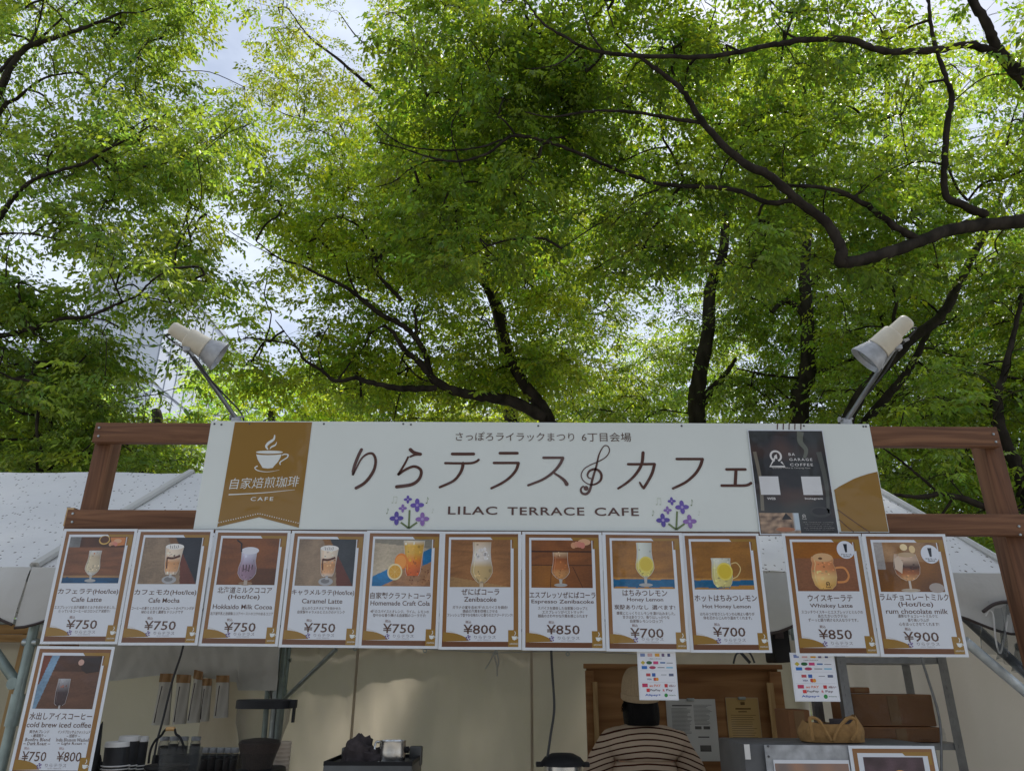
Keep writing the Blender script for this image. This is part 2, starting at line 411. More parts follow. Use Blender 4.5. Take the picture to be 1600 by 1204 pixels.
tower('office_building', (-35, 60, 0), -39.2, -31.6, 60, 82, 36.6, 3.55, 1.9, 'white panelled office building with grey windows behind the left trees')
tower('office_building', (-45, 66, 0), -52, -39.4, 64, 80, 31.0, 3.55, 2.2, 'lower pale office wing left of the taller white building')
tower('apartment_building', (25, 75, 0), 23.5, 33, 72, 84, 25.5, 3.1, 2.4, 'distant brownish building glimpsed through leaves above the sign', 'bpink')

# ------------------------------------------------------------------ tents
EY, RY, BY, EZ, RZ = 3.25, 4.60, 5.95, 2.00, 2.79
def roof_z(y): return EZ+(RZ-EZ)*(1-abs(y-RY)/(RY-EY))
def wav(x, y, s=1.): return mnoise.noise(Vector((x*s, y*s, 3.1)))
def tent(x0, x1, label, rear_label, legs, sag=.02):
    t = thing('canvas_tent', ((x0+x1)/2, EY, 0), label, 'tent', 'festival tents in a row')
    m = MB()
    def rf(u, v):
        x = x0+(x1-x0)*u; y = EY+(BY-EY)*v
        s = math.sin(math.pi*((v*2) % 1))*math.sin(math.pi*((u*2) % 1))
        return (x, y, roof_z(y)-sag*s+.012*wav(x*1.7, y*2.2)+.006*wav(x*6, y*2))
    m.grid(rf, 48, 36); r = m.build('roof', 'canvas_roof', t, True)
    for x in (x0+.004, x1-.004):                    # seam tapes running up the slope over the rafters
        m = MB(); m.tube([(x, EY+(BY-EY)*k/12, roof_z(EY+(BY-EY)*k/12)+.012) for k in range(13)], .016, 6)
        m.build('gable_seam', 'canvas_val', r, True)
    m = MB(); ph = random.random()*3
    def vf(u, v):                                   # front valance with a scalloped hem
        x = x0+(x1-x0)*u; sc_ = .5+.5*math.cos((x-x0)/.52*2*math.pi)
        drop = .175+.075*sc_
        z = EZ-.002-drop*v
        return (x, EY-.02-.035*v*(.5+.5*math.sin(x*5+ph))-.022*wav(x*4, v*2)-.012*wav(x*11, v*1.3)-.006*math.sin(math.pi*v), z+.015*wav(x*1.2, 5))
    n = int((x1-x0)/.04); m.grid(vf, n, 6); m.build('valance', 'canvas_val', t, True)
    m = MB(); m.tube([Vector(vf(i/n, 1))-Vector((0, .002, 0)) for i in range(n+1)], .006, 5); m.build('binding', 'binding', t, True)
    m = MB()
    def vb(u, v):
        x = x0+(x1-x0)*u; return (x, BY+.02, EZ-.004-.22*v+.01*wav(x, 9))
    m.grid(vb, 30, 2); m.build('valance', 'canvas_val', t, True)
    # steel frame
    for (x, y) in legs:
        m = MB(); m.tube([(x, y, 0.02), (x, y, EZ-.03)], .020, 12); m.tube([(x, y, EZ-.62), (x, y, EZ-.5)], .026, 12)
        lg = m.build('leg', 'green', t, True)
        m = MB(); m.box((x, y, .012), (.14, .14, .02)); m.build('foot_plate', 'green', lg)
        m = MB(); m.tube([(x-.03, y, EZ-.30), (x+.03, y, EZ-.30)], .016, 10); m.build('pin', 'steel', lg, True)
        m = MB(); m.box((x, y+.02, EZ-.06), (.06, .05, .07), bev=.008); m.build('bracket', 'steel', lg, True)
    for y in (EY+.03, BY-.03):
        m = MB(); m.tube([(x0+.03, y, EZ-.035), (x1-.03, y, EZ-.035)], .018, 8); m.build('eave_bar', 'steel', t, True)
    m = MB(); m.tube([(x0+.03, RY, RZ-.05), (x1-.03, RY, RZ-.05)], .02, 8); m.build('ridge_bar', 'steel', t, True)
    for x in (x0+.05, (x0+x1)/2, x1-.05):
        m = MB(); m.tube([(x, EY+.03, EZ-.04), (x, RY, RZ-.055), (x, BY-.03, EZ-.04)], .017, 8); m.build('rafter', 'steel', t, True)
    return t
AX0, AX1 = -2.06, 2.20
LX = at(437, 1050, 5.6).x
tentA = tent(AX0, AX1, 'white canvas tent of the cafe stall with tan rear wall behind the menu posters', '', [(AX0+.04, EY+.03), (AX1-.04, EY+.03), (LX, BY-.2), (AX1-.04, BY-.03)])
tentB = tent(-7.2, AX0-.006, 'neighbouring white canvas tent at the left with scalloped valance', '', [(-6.9, EY+.03), (-6.9, BY-.03)])
tentC = tent(-3.1+9.2, 10.4, 'neighbouring canvas tent standing off to the right of the stall', '', [(6.2, EY+.03), (6.2, BY-.03)]) if False else None

def curtain(name, p0, p1, ztop, zbot, parent, amp=.03, fr=9., m='canvas_wall', seed=0., n=70):
    p0 = Vector((p0[0], p0[1], 0)); p1 = Vector((p1[0], p1[1], 0)); d = (p1-p0); nrm = Vector((-d.y, d.x, 0)).normalized()
    def fn(u, v):
        s = u*d.length; p = p0+d*u
        zt = ztop(u) if callable(ztop) else ztop; zb = zbot(u) if callable(zbot) else zbot
        a = amp*(.35+.65*v)*mnoise.noise(Vector((s*fr*.25+seed, v*.7, seed)))*1.6+amp*.55*mnoise.noise(Vector((s*fr*.9+v*1.2, seed+4, v*.4)))+amp*.22*mnoise.noise(Vector((s*fr*2.3-v*5., seed+14, v*2.2)))
        diag = amp*.6*mnoise.noise(Vector((s*2.2+v*3.0, v*1.1-s, seed+9)))
        return p+nrm*(a+diag)+Vector((0, 0, zt+(zb-zt)*v))
    k = MB(); k.grid(fn, n, 26); return k.build(name, m, parent, True)
curtain('rear_wall', (AX0-.2, BY-.10), (AX1, BY-.10), 1.86, .02, tentA, .075, 6., seed=1.3, n=140)
curtain('side_wall', (AX1-.02, EY+.10), (AX1-.02, BY-.12), lambda u: 1.93, .02, tentA, .04, 7., seed=5.1)
curtain('rear_wall', (-7.1, BY-.02), (AX0+.15, BY-.02), 1.90, .02, tentB, .05, 6., seed=8.3, n=110)
# bunched canvas band that hangs inside over the rear wall, left half
hx0, hx1 = at(150, 1060, 5.3).x, at(432, 1070, 5.3).x
curtain('hung_canvas', (hx0-.25, 5.3), (hx1, 5.3), 1.97, lambda u: 1.55+5.3*math.tan(math.radians(22)-math.atan((1062+ (18 if u > .82 else 6*math.sin(u*9)) -602)/FPX)), tentA, .05, 12., m='canvas_val', seed=2.2, n=90)
for sx_ in (at(830, 1100, BY).x, at(560, 1100, BY).x, at(1010, 1100, BY).x):
    m = MB(); m.box((sx_, BY-.175, .95), (.02, .004, 1.7)); m.build('wall_seam', 'canvas_wall', tentA)
# hem rope and eyelets along the head of the rear wall
hem = thing('hem_rope', (0, BY-.16, 1.7), 'rope threaded through eyelets along the top of the tan rear wall', 'rope')
pp = [at(545, 1013, BY-.17), at(583, 1010, BY-.17), at(665, 1013, BY-.17), at(775, 1019, BY-.17), at(880, 1017, BY-.17), at(1000, 1021, BY-.17)]
m = MB(); m.tube(smooth_path(pp, 8), .004, 6); m.build('rope', 'canvas_val', hem, True)
for px, py in ((555, 1013), (664, 1016), (775, 1019), (887, 1021)):
    c = at(px, py, BY-.18); m = MB(); m.lathe([(.008, -.004), (.016, -.004), (.016, .004), (.008, .004), (.008, -.004)], 14, c, (0, 1, 0)); m.build('eyelet', 'steel', hem, True)
for q in ([(770, 1018), (776, 1038), (777, 1056)], [(772, 1018), (764, 1036), (758, 1044)], [(776, 1018), (779, 1030), (778, 1041)]):
    m = MB(); m.tube(smooth_path([at(a, c, BY-.19) for a, c in q], 5), .005, 6); m.build('loose_end', 'canvas_val', hem, True)

# diagonal braces, each a part of the stall tent
for (a, c, Ya, Yb, r, mm) in [((525, 1014), (446, 1090), 5.45, 5.70, .016, 'steel'), ((412, 1062), (432, 1092), 5.5, 5.7, .013, 'steel'), ((418, 1008), (424, 1092), 5.35, 5.5, .007, 'tube'),
                              ((1507, 1000), (1640, 1113), 3.25, 3.32, .020, 'bright'), ((-20, 1000), (27, 1067), 3.26, 3.3, .020, 'green')]:
    p, q = at(a[0], a[1], Ya), at(c[0], c[1], Yb); m = MB(); m.tube([p, q], r, 10)
    if a[0] == -20: m.tube([q-Vector((0, .035, 0)), q+Vector((0, .02, 0))], .024, 12)
    m.build('brace', mm, tentA, True)
p, q = at(1500, 957, 3.5), at(1640, 1085, 3.1); m = MB(); m.tube([p, q], .02, 8); m.build('brace', 'tube', tentA, True)
for dx in (-9, 12, 3):
    p, q = at(432+dx, 1005, 5.62), at(436+dx*.8, 1100, 5.62); p.z = 1.97
    q.z = .02; m = MB(); m.tube([p, q], .019, 10); m.build('stored_pole', 'green' if dx != 3 else 'steel', tentA, True)
# clear vinyl sheet bunched under the right front eave
v = thing('vinyl_sheet', at(1585, 960, 3.15)-Vector((0, 0, .3)), 'bunched clear vinyl sheet hanging under the right end of the tent eave', 'plastic sheet')
def vin(u, w_):
    x = 1545+75*u; p = at(x, 938+12*math.sin(u*9)*(1-w_)+w_*(80+45*u), 3.22)
    p.y += .05*math.sin(u*17+w_*2)+.03*math.sin(u*31); return p
m = MB(); m.grid(vin, 40, 14); m.build('sheet', 'film', v, True)
m = MB(); m.tube(smooth_path([at(1540, 962, 3.2), at(1546, 953, 3.2), at(1552, 962, 3.2), at(1556, 1000, 3.2), at(1563, 1020, 3.2), at(1570, 990, 3.2), at(1575, 960, 3.2)], 6), .0035, 6); m.build('tie_string', 'lid', v, True)
m = MB(); m.tube(smooth_path([at(1536, 955, 3.2), at(1555, 943, 3.2), at(1580, 941, 3.2), at(1606, 956, 3.2)], 6), .008, 6); m.build('hem_cord', 'binding', v, True)

# ------------------------------------------------------------------ timber frame carrying the sign
YS = 2.93                                            # front plane of the sign
fr = thing('sign_stand', (0.15, 2.99, 0), 'brown stained timber stand carrying the white cafe sign', 'stand')
def beam(x0, x1, z0, z1): m = MB(); m.box(((x0+x1)/2, YS+.026, (z0+z1)/2), (x1-x0, .038, z1-z0), bev=.004); return m.build('beam', 'stain_x', fr, True)
tb = beam(-1.753, at(1563, 680, YS).x, 2.474, 2.560); lb = beam(-1.786, at(1625, 828, YS).x, 2.104, 2.190)
def post(x0, x1, z1):
    m = MB(); m.box(((x0+x1)/2, YS+.026+.019+.0455, z1/2), (x1-x0, .089, z1), bev=.004); return m.build('post', 'stain_z', fr, True)
post(at(146, 700, YS+.045).x, at(171, 700, YS+.045).x, 2.552); post(at(1543, 720, YS+.045).x, at(1572, 720, YS+.045).x, 2.552)
for (px, py) in ((155, 668), (154, 681), (114, 802), (113, 815), (1552, 678), (1556, 690), (1592, 822), (1594, 835)):
    c = at(px, py, YS+.006); m = MB(); m.lathe([(.0001, -.0035), (.0045, -.003), (.0055, 0)], 10, c, (0, 1, 0)); m.build('screw', 'steel', fr, True)
m = MB(); c = at(104, 805, YS+.03); m.box(c+Vector((-.005, .05, 0)), (.03, .05, .075)); m.build('spacer_block', 'pine_z', fr)

# ------------------------------------------------------------------ sign board
SX0, SX1, SZ0, SZ1 = -1.265, 1.504, 2.112, 2.567
sg = thing('sign_board', (0, YS, SZ0), 'long white cafe sign board with brown Japanese lettering above the menu posters', 'sign')
m = MB(); m.box(((SX0+SX1)/2, YS+.0035, (SZ0+SZ1)/2), (SX1-SX0, .006, SZ1-SZ0), bev=.001); m.build('panel', 'white', sg)
YP = YS+.0004                                        # print plane origin
def S(px, py):                                       # photo pixel -> (x, z) on the sign, z from its lower edge
    p = at(px, py, YS); return (p.x, p.z-SZ0)
INK = lin((86, 52, 40)); GOLD = lin((150, 112, 40)); SW = lin((224, 229, 225))
def sp(): return Print()
c2 = lambda x, y: S(480+x/3.088, 640+y/3.088)
c3 = lambda x, y: S(880+x/3.086, 640+y/3.086)
c7 = lambda x, y: S(330+x/6.88, 655+y/6.88)
c8 = lambda x, y: S(1160+x/6.667, 660+y/6.667)
def put(p, name): return p.build(name, 'board', sg, (0, 0.0, 0))
wv = lambda a, bb: (lambda t: a+(bb-a)*t)
W0 = .0125
def letter(strokes, cf):
    p = sp()
    for i, (pts, wd) in enumerate(strokes):
        q = [cf(*k) for k in pts]; p.stroke(q, wd, INK, 3+i*.12)
        for e, k in ((q[0], 0.), (q[-1], 1.)):
            ww = wd(k) if callable(wd) else wd
            p.disc(e[0], e[1], ww/2, INK, 3.05+i*.12, 12)
    put(p, 'letter')
fat = lambda t: W0*(.75+.25*math.cos(2*math.pi*t))
thin_mid = lambda t: W0*(1.05 if t < .22 else .55+.5*min(1, abs(t-.34)*2.2))
letter([([(262, 192), (247, 222), (228, 272), (220, 314), (236, 284), (262, 236), (290, 213), (316, 212), (330, 240), (325, 282), (305, 320), (275, 354), (236, 377)], thin_mid)], c2)
letter([([(498, 192), (515, 206), (546, 214)], wv(W0*1.2, W0*1.1)), ([(546, 214), (520, 217), (497, 226)], wv(W0*.9, W0*.6)), ([(487, 228), (470, 262), (445, 303), (440, 312), (475, 288), (515, 273), (545, 286), (550, 310), (535, 340), (500, 361), (432, 371)], lambda t: W0*(.65+.5*t))], c2)
letter([([(700, 213), (750, 213), (803, 213)], W0*1.0), ([(666, 257), (740, 258), (790, 257), (815, 250), (827, 241)], W0*.8), ([(752, 258), (748, 282), (735, 310), (705, 343), (640, 373)], wv(W0*1.1, W0*.8))], c2)
letter([([(930, 209), (970, 209), (1014, 209)], W0*.95), ([(901, 256), (960, 256), (1019, 256)], W0*.85), ([(1019, 257), (1008, 290), (980, 324), (940, 353), (889, 378)], wv(W0*1.0, W0*.8))], c2)
letter([([(1140, 231), (1190, 231), (1234, 231)], W0*.85), ([(1233, 232), (1222, 258), (1192, 296), (1140, 334), (1066, 364)], wv(W0*1.05, W0*.75)), ([(1188, 303), (1218, 322), (1240, 340), (1252, 358)], wv(W0*.6, W0*1.3))], c2)
letter([([(110, 378), (97, 369), (85, 382), (90, 400), (108, 406), (122, 397), (132, 375), (141, 335), (160, 270), (172, 218), (190, 182), (205, 172), (219, 180), (222, 202), (205, 228), (170, 249), (130, 266), (100, 286), (87, 312), (93, 336), (115, 355), (140, 361), (165, 353), (182, 335), (183, 310), (170, 292), (150, 286), (128, 294), (117, 313), (122, 327), (134, 331)], lambda t: W0*(.35+.5*max(0, math.sin(t*9.5))))], c3)
p = sp(); p.disc(*c3(110, 378), .010, INK, 4); put(p, 'letter')
letter([([(313, 262), (380, 262), (440, 261)], W0*.85), ([(440, 262), (430, 302), (410, 342), (388, 377)], wv(W0*1.0, W0*.9)), ([(388, 377), (378, 366), (369, 350)], wv(W0*.9, W0*.6)), ([(385, 207), (378, 262), (350, 310), (310, 349), (265, 379)], wv(W0*1.1, W0*.7))], c3)
letter([([(547, 237), (610, 237), (671, 237)], W0*.85), ([(671, 238), (660, 272), (635, 310), (590, 349), (529, 379)], wv(W0*1.05, W0*.8))], c3)
letter([([(787, 287), (830, 287), (878, 287)], W0*.9), ([(833, 288), (831, 325), (829, 362)], W0*1.05), ([(764, 365), (830, 365), (870, 365), (892, 361), (905, 353)], W0*.9)], c3)
for s_, a_, b_, y_, hh, bd, sp_ in (('さっぽろライラックまつり', 712, 897, 681.5, .039, 0., 1.), ('6丁目会場', 909, 986, 682.5, .039, 0., 1.), ('LILAC', 700, 777, 797, .033, .014, 1.12), ('TERRACE', 793, 913, 798, .033, .014, 1.12), ('CAFE', 929, 998, 799, .033, .014, 1.12)):
    x0_, z_ = S(a_, y_); x1_, z2_ = S(b_, y_)
    text('subtitle_word' if bd == 0 else 'english_word', s_, (x0_+x1_)/2, z_, hh, lin((96, 74, 62)) if bd == 0 else INK, sg, width=x1_-x0_, m='board', bold=bd, res=4, lay=3, spacing=sp_)
# pennant with cup
p = sp(); p.poly([c7(255, 30), c7(1085, 30), c7(942, 1162), c7(515, 1050)], GOLD, 2); p.poly([c7(255, 30), c7(515, 1050), c7(65, 1155)], GOLD, 2); put(p, 'pennant')
p = sp(); CW = lin((232, 236, 232))
p.poly([c7(484, 375), c7(500, 430), c7(520, 465), c7(545, 505), c7(552, 520), c7(610, 528), c7(665, 520), c7(672, 505), c7(715, 460), c7(745, 410), c7(758, 375), c7(690, 382), c7(610, 385), c7(540, 382)], CW, 3)
p.poly([c7(627+145*math.cos(a), 352+17*math.sin(a)) for a in [i*2*math.pi/24 for i in range(24)]], CW, 3)
p.stroke([c7(762, 385), c7(790, 374), c7(826, 380), c7(818, 408), c7(775, 436), c7(740, 462), c7(745, 488)], lambda t: .005, CW, 3)
p.stroke([c7(500, 500), c7(470, 520), c7(500, 548), c7(580, 563), c7(660, 558), c7(735, 542)], lambda t: .0045*(1-t)+.0008, CW, 3)
p.stroke([c7(612, 325), c7(592, 290), c7(620, 252), c7(672, 215), c7(684, 165)], lambda t: .001+.011*math.sin(math.pi*min(1, t*.9+.05)), CW, 3)
p.stroke([c7(630, 320), c7(650, 295), c7(690, 275), c7(705, 240)], lambda t: .001+.006*math.sin(math.pi*t), CW, 3.2)
p.stroke([c7(188, 808), c7(400, 798), c7(600, 785), c7(800, 765), c7(900, 755)], lambda t: .0045*(1-t*.75), CW, 3, True)
for i in range(34):
    t = i/33; a = c7(82+ (515-82)*t*2, 1108-(1108-1010)*t*2) if t < .5 else c7(515+(935-515)*(t-.5)*2, 1010+(1113-1010)*(t-.5)*2)
    p.disc(a[0], a[1], .0022, CW, 3, 8)
put(p, 'cup_emblem')
ca, cb_ = c7(205, 700), c7(945, 655)
text('pennant_kanji', '自家焙煎珈琲', (ca[0]+cb_[0])/2, (ca[1]+cb_[1])/2, .046, CW, sg, width=cb_[0]-ca[0], m='board', shear=.12, rot=.045, res=3, lay=3, bold=-.004)
ca, cb_ = c7(425, 858), c7(668, 850)
text('pennant_cafe', 'CAFE', (ca[0]+cb_[0])/2, (ca[1]+cb_[1])/2, .0155, CW, sg, width=cb_[0]-ca[0], m='board', rot=.01, res=3, lay=3, spacing=1.3, bold=.008)
# lilac sprigs
def sprig(cf, base, fl, notes):
    p = sp(); ST = lin((104, 122, 70))
    for e in ((4, -88), (-38, -28), (40, -28)):
        p.stroke([cf(*base), cf(base[0]+e[0], base[1]+e[1])], .0075, ST, 3, False)
    for k, (x, y, r) in enumerate(fl):
        col = [lin((98, 76, 168)), lin((104, 80, 172)), lin((136, 104, 178)), lin((88, 70, 160)), lin((142, 104, 176))][k]
        cx, cz = cf(x, y); rr = r/3.088*.00255
        for a in range(4):
            an = a*math.pi/2+.05; px_, pz_ = cx+math.cos(an)*rr*.52, cz+math.sin(an)*rr*.52
            p.poly([(px_+math.cos(an)*rr*.5*math.cos(q)-math.sin(an)*rr*.33*math.sin(q), pz_+math.sin(an)*rr*.5*math.cos(q)+math.cos(an)*rr*.33*math.sin(q)) for q in [i*2*math.pi/14 for i in range(14)]], col, 4+k*.3+a*.05)
        p.disc(cx, cz, rr*.2, lin((176, 160, 205)), 4.25+k*.3, 10)
    put(p, 'lilac_sprig')
    for (x, y, h, g, col) in notes:
        cx, cz = cf(x, y); p = sp(); hh = h*.5
        for e in ((-.45, .5) if g == '2' else (-.1,)):
            p.disc(cx+e*hh-.12*hh, cz-hh*.8, hh*.24, col, 3, 12, hh*.17); p.stroke([(cx+e*hh+.10*hh, cz-hh*.75), (cx+e*hh+.10*hh, cz+hh*.9)], hh*.09, col, 3, False)
        if g == '2': p.stroke([(cx-.36*hh, cz+hh*.85), (cx+.62*hh, cz+hh*.85)], hh*.16, col, 3.2, False)
        else: p.stroke([(cx, cz+hh*.9), (cx+.25*hh, cz+hh*.5), (cx+.3*hh, cz+hh*.1)], hh*.10, col, 3.2)
        put(p, 'music_note')
PAL = lin((196, 204, 186)); OLV = lin((112, 128, 78))
sprig(c2, (490, 571), [(486, 432, 20), (531, 460, 33), (461, 475, 20), (431, 523, 33), (556, 527, 33)], [(422, 434, .030, '2', PAL), (580, 436, .028, '♪', OLV), (388, 488, .024, '♪', OLV), (606, 486, .02, '♪', PAL)])
sprig(c3, (545, 577), [(523, 440, 20), (573, 469, 33), (503, 484, 20), (481, 532, 33), (610, 538, 33)], [(460, 442, .030, '2', PAL), (620, 447, .028, '♪', OLV), (433, 497, .024, '♪', OLV), (655, 497, .02, '♪', PAL)])
# gold corner
arc = [c8(*k) for k in ((955, 700), (1010, 664), (1080, 627), (1160, 585), (1240, 555), (1320, 530), (1415, 511))]
p = sp(); right = SX1-.003; arc[-1] = (right, arc[-1][1]); bl = c8(1030, 1135); p.poly(arc+[(right, .003), (bl[0], .003)], GOLD, 2)
p.stroke([c8(990, 905), c8(1100, 985), c8(1220, 1070), c8(1325, 1140)], .0035, INK, 3); p.stroke([c8(1005, 1008), c8(1085, 1080), c8(1160, 1138)], .0035, INK, 3)
put(p, 'corner_print')
for k in (365, 427, 487, 547, 609): p = sp(); p.stroke([c8(k, 12), c8(k-2, 75)], .0045, INK, 3, False); put(p, 'dash_mark')
for (px, py) in ((335, 661), (346, 662), (506, 661), (630, 661), (642, 662), (841, 664), (1065, 664), (1256, 664), (1349, 665), (1353, 665), (390, 661)):
    c = at(px, py+1, YS); m = MB(); m.lathe([(.0001, -.0025), (.0035, -.002), (.0045, 0)], 10, c, (0, 1, 0)); m.build('screw', 'screw', sg, True)

# ------------------------------------------------------------------ posters
def nz2(x, y, s=0.): return mnoise.noise(Vector((x, y, s)))
def mixc(a, c, t): t = max(0, min(1, t)); return tuple(a[i]+(c[i]-a[i])*t for i in range(3))
def woodf(col, gx=3., gz=16., amp=.35, seed=0.):
    def f(u, v): k = 1+amp*nz2(u*gx+seed, v*gz+nz2(u*2, v*3, seed)*1.5, seed); return tuple(c*k for c in col)
    return f
K = lambda *c: lin(c)
def silh(p, cx, prof, colf, lay, edge=None, aspect=1.):
    """a drink's silhouette: (height, half width) rows, coloured by height"""
    n = len(prof); k = len(p.v)
    for (z, h) in prof:
        for e in (-1, -.5, .35, 1):
            p.v.append((cx+h*e, -.00035*lay, z)); c = colf(z); p.c.append(tuple(q*(1.18 if e == -.5 else .8 if e == 1 else .92 if e == -1 else 1.) for q in c))
    for i in range(n-1):
        for j in range(3):
            a = k+4*i+j; p.f.append((a, a+1, a+5, a+4))
    z0_, z1_ = prof[0][0], prof[-1][0]
    for q in range(26):                                   # ice, bubbles and reflections inside the glass
        t = random.random(); i_ = min(n-2, int(t*(n-1))); f_ = t*(n-1)-i_; z = prof[i_][0]*(1-f_)+prof[i_+1][0]*f_; h = prof[i_][1]*(1-f_)+prof[i_+1][1]*f_
        e = random.uniform(-.85, .85); g_ = random.choice((1.45, 1.25, .72, .6)); c = colf(z)
        p.disc(cx+h*e, z, h*random.uniform(.05, .16), tuple(min(.9, w_*g_) for w_ in c), lay+.02+q*.006, 7, (z1_-z0_)*random.uniform(.012, .05))
    p.stroke([(cx-h_*.72, z) for z, h_ in prof[1:]], lambda t: .0016*math.sin(math.pi*(.1+.8*t)), tuple(min(.9, q*1.6+.08) for q in colf((z0_+z1_)/2)), lay+.25)
    if edge:
        for s_ in (-1, 1): p.stroke([(cx+h*s_, z) for z, h in prof], .0011, edge, lay+.4, False)
    return p
def bands(rows):
    def f(z):
        c = rows[0][1]
        for zz, cc in rows:
            if z >= zz: c = cc
        return c
    return f
def photo(kind, p, x0, z0, x1, z1):
    """the drink picture of one poster, printed in the rectangle"""
    w_, h_ = x1-x0, z1-z0
    X = lambda u: x0+w_*u
    Z = lambda v: z0+h_*v
    def bgd(f):
        sd_ = sum(map(ord, kind))*.37
        def ff(u, v):
            k = 1+.16*nz2(u*46, v*38, sd_)+.14*nz2(u*17, v*60, sd_+3)-.55*max(0, abs(u-.5)-.25)-.35*max(0, abs(v-.5)-.25)+.22*nz2(u*2.5, v*2.5, sd_+7)
            return tuple(max(.001, q*k*.72) for q in f(u, v))
        p.grid(x0, z0, x1, z1, ff, 84, 64, 3)
    def goblet(cx, b0, t0, hw, cf, lay=5, edge=K(225, 222, 215), foot=True):
        H = t0-b0
        prof = [(Z(b0+H*k), w_*hw*s_) for k, s_ in ((.22, .25), (.27, .55), (.34, .82), (.42, 1.), (.52, .98), (.65, .86), (.8, .80), (1., .84))]
        silh(p, X(cx), prof, cf, lay, edge)
        if foot:
            p.poly([(X(cx)-w_*hw*.12, Z(b0+H*.08)), (X(cx)+w_*hw*.12, Z(b0+H*.08)), (X(cx)+w_*hw*.2, Z(b0+H*.23)), (X(cx)-w_*hw*.2, Z(b0+H*.23))], K(190, 188, 182), lay)
            p.disc(X(cx), Z(b0+H*.05), w_*hw*.75, K(176, 176, 174), lay-.3, 18, h_*.035)
    def hand(cx, cz, s_):
        for k in range(4): p.disc(X(cx+k*.055*s_), Z(cz-abs(1.5-k)*.02), w_*.05*s_, K(214, 158-8*k, 118), 6+k*.1, 12, h_*.075*s_)
        p.disc(X(cx+.2*s_), Z(cz+.04), w_*.12*s_, K(222, 172, 132), 5.9, 14, h_*.08*s_)
    if kind == 'latte':
        wd = woodf(K(150, 96, 62), seed=1)
        def f(u, v):
            if v < .12+.01*nz2(u*6, 1): return tuple(c*(1+.25*nz2(u*9, v*20)) for c in K(20, 92, 140))
            if v < .17: return K(188, 146, 98)
            if v > .78: return mixc(K(200, 205, 205) if u < .2 else K(120, 70, 36), K(60, 38, 26), .5+.5*nz2(u*5, v*4))
            return wd(u, v)
        bgd(f); goblet(.5, .02, .70, .13, bands([(0, K(196, 192, 186)), (Z(.25), K(206, 190, 160)), (Z(.55), K(196, 178, 150)), (Z(.60), K(176, 110, 62)), (Z(.64), K(206, 206, 206))]))
        p.disc(X(.62), Z(.93), w_*.10, K(218, 176, 96), 5, 16, h_*.10); p.disc(X(.62), Z(.94), w_*.08, K(92, 52, 28), 5.4, 16, h_*.08)
        p.poly([(X(.72), Z(.99)), (X(.995), Z(.99)), (X(.995), Z(.82)), (X(.86), Z(.80)), (X(.76), Z(.84))], K(206, 128, 70), 5.5); hand(.74, .87, .6)
    elif kind in ('mocha', 'caramel'):
        a = woodf(K(176, 150, 122), 6, 6, .22, 3.)
        def f(u, v):
            e = u*.9-(1-v)*.42
            if e > .48: return tuple(c*(1+.4*nz2(u*4, v*4)) for c in (K(44, 46, 56) if kind == 'mocha' else K(66, 70, 74)))
            if e > .36 or (u > .72-.1*v and v < .5): return K(124, 62, 44) if u > .6 else K(150, 104, 62) if kind == 'mocha' else K(170, 118, 60)
            return a(u, v)
        bgd(f)
        prof = [(Z(v), w_*h) for v, h in ((.20, .085), (.28, .115), (.45, .130), (.62, .142), (.80, .158))]
        silh(p, X(.545), prof, bands([(0, K(226, 208, 190)), (Z(.27), K(218, 166, 120)), (Z(.44), K(206, 150, 100)), (Z(.55), K(84, 40, 24)), (Z(.61), K(232, 214, 192))]), 5, K(214, 212, 208))
        p.disc(X(.545), Z(.80), w_*.158, K(240, 236, 230), 5.6, 20, h_*.065)
        for k in range(5): p.stroke([(X(.46+k*.035), Z(.83-.02*(k % 2))), (X(.47+k*.035), Z(.79)), (X(.475+k*.03), Z(.76))], .0016, K(48, 26, 18), 6, False)
        p.stroke([(X(.44), Z(.57)), (X(.45), Z(.45)), (X(.46), Z(.33))], .0045, K(84, 40, 24), 6, False); p.stroke([(X(.44), Z(.56)), (X(.54), Z(.55)), (X(.66), Z(.60))], .008, K(84, 40, 24), 6)
        p.disc(X(.53), Z(.09), w_*.125, K(176, 176, 178), 4.5, 20, h_*.085); p.disc(X(.52), Z(.10), w_*.075, K(128, 126, 126), 4.8, 16, h_*.05)
        p.rect(X(.52), Z(.13), X(.565), Z(.22), K(190, 190, 190), 5)
    elif kind == 'cocoa':
        a = woodf(K(158, 92, 40), 2, 9, .3, 5.)
        bgd(lambda u, v: mixc(a(u, v), K(96, 52, 24), .5*(u > .6)*(v < .35)+.3*(1-v)))
        prof = [(Z(v), w_*h) for v, h in ((.10, .05), (.15, .11), (.24, .155), (.36, .155), (.50, .125), (.66, .13), (.75, .145))]
        silh(p, X(.5), prof, bands([(0, K(150, 122, 140)), (Z(.47), K(176, 166, 186)), (Z(.55), K(206, 206, 222))]), 5, K(214, 210, 216))
        p.disc(X(.51), Z(.73), w_*.155, K(226, 226, 234), 5.6, 20, h_*.08)
        for k in range(4): p.stroke([(X(.42+k*.055), Z(.43)), (X(.43+k*.05), Z(.37)), (X(.43+k*.05), Z(.28+.04*(k % 2)))], .0032, K(56, 34, 34), 6, False)
        p.stroke([(X(.36), Z(.70)), (X(.345), Z(.88)), (X(.26), Z(.96))], .0055, K(26, 22, 22), 6.5, False)
        p.rect(X(.47), Z(.0), X(.53), Z(.11), K(186, 172, 160), 5); p.disc(X(.5), Z(.03), w_*.12, K(150, 120, 90), 4.6, 16, h_*.04)
    elif kind == 'cola':
        a = woodf(K(226, 208, 178), 3, 7, .14, 6.); c = woodf(K(206, 150, 104), 9, 9, .4, 7.)
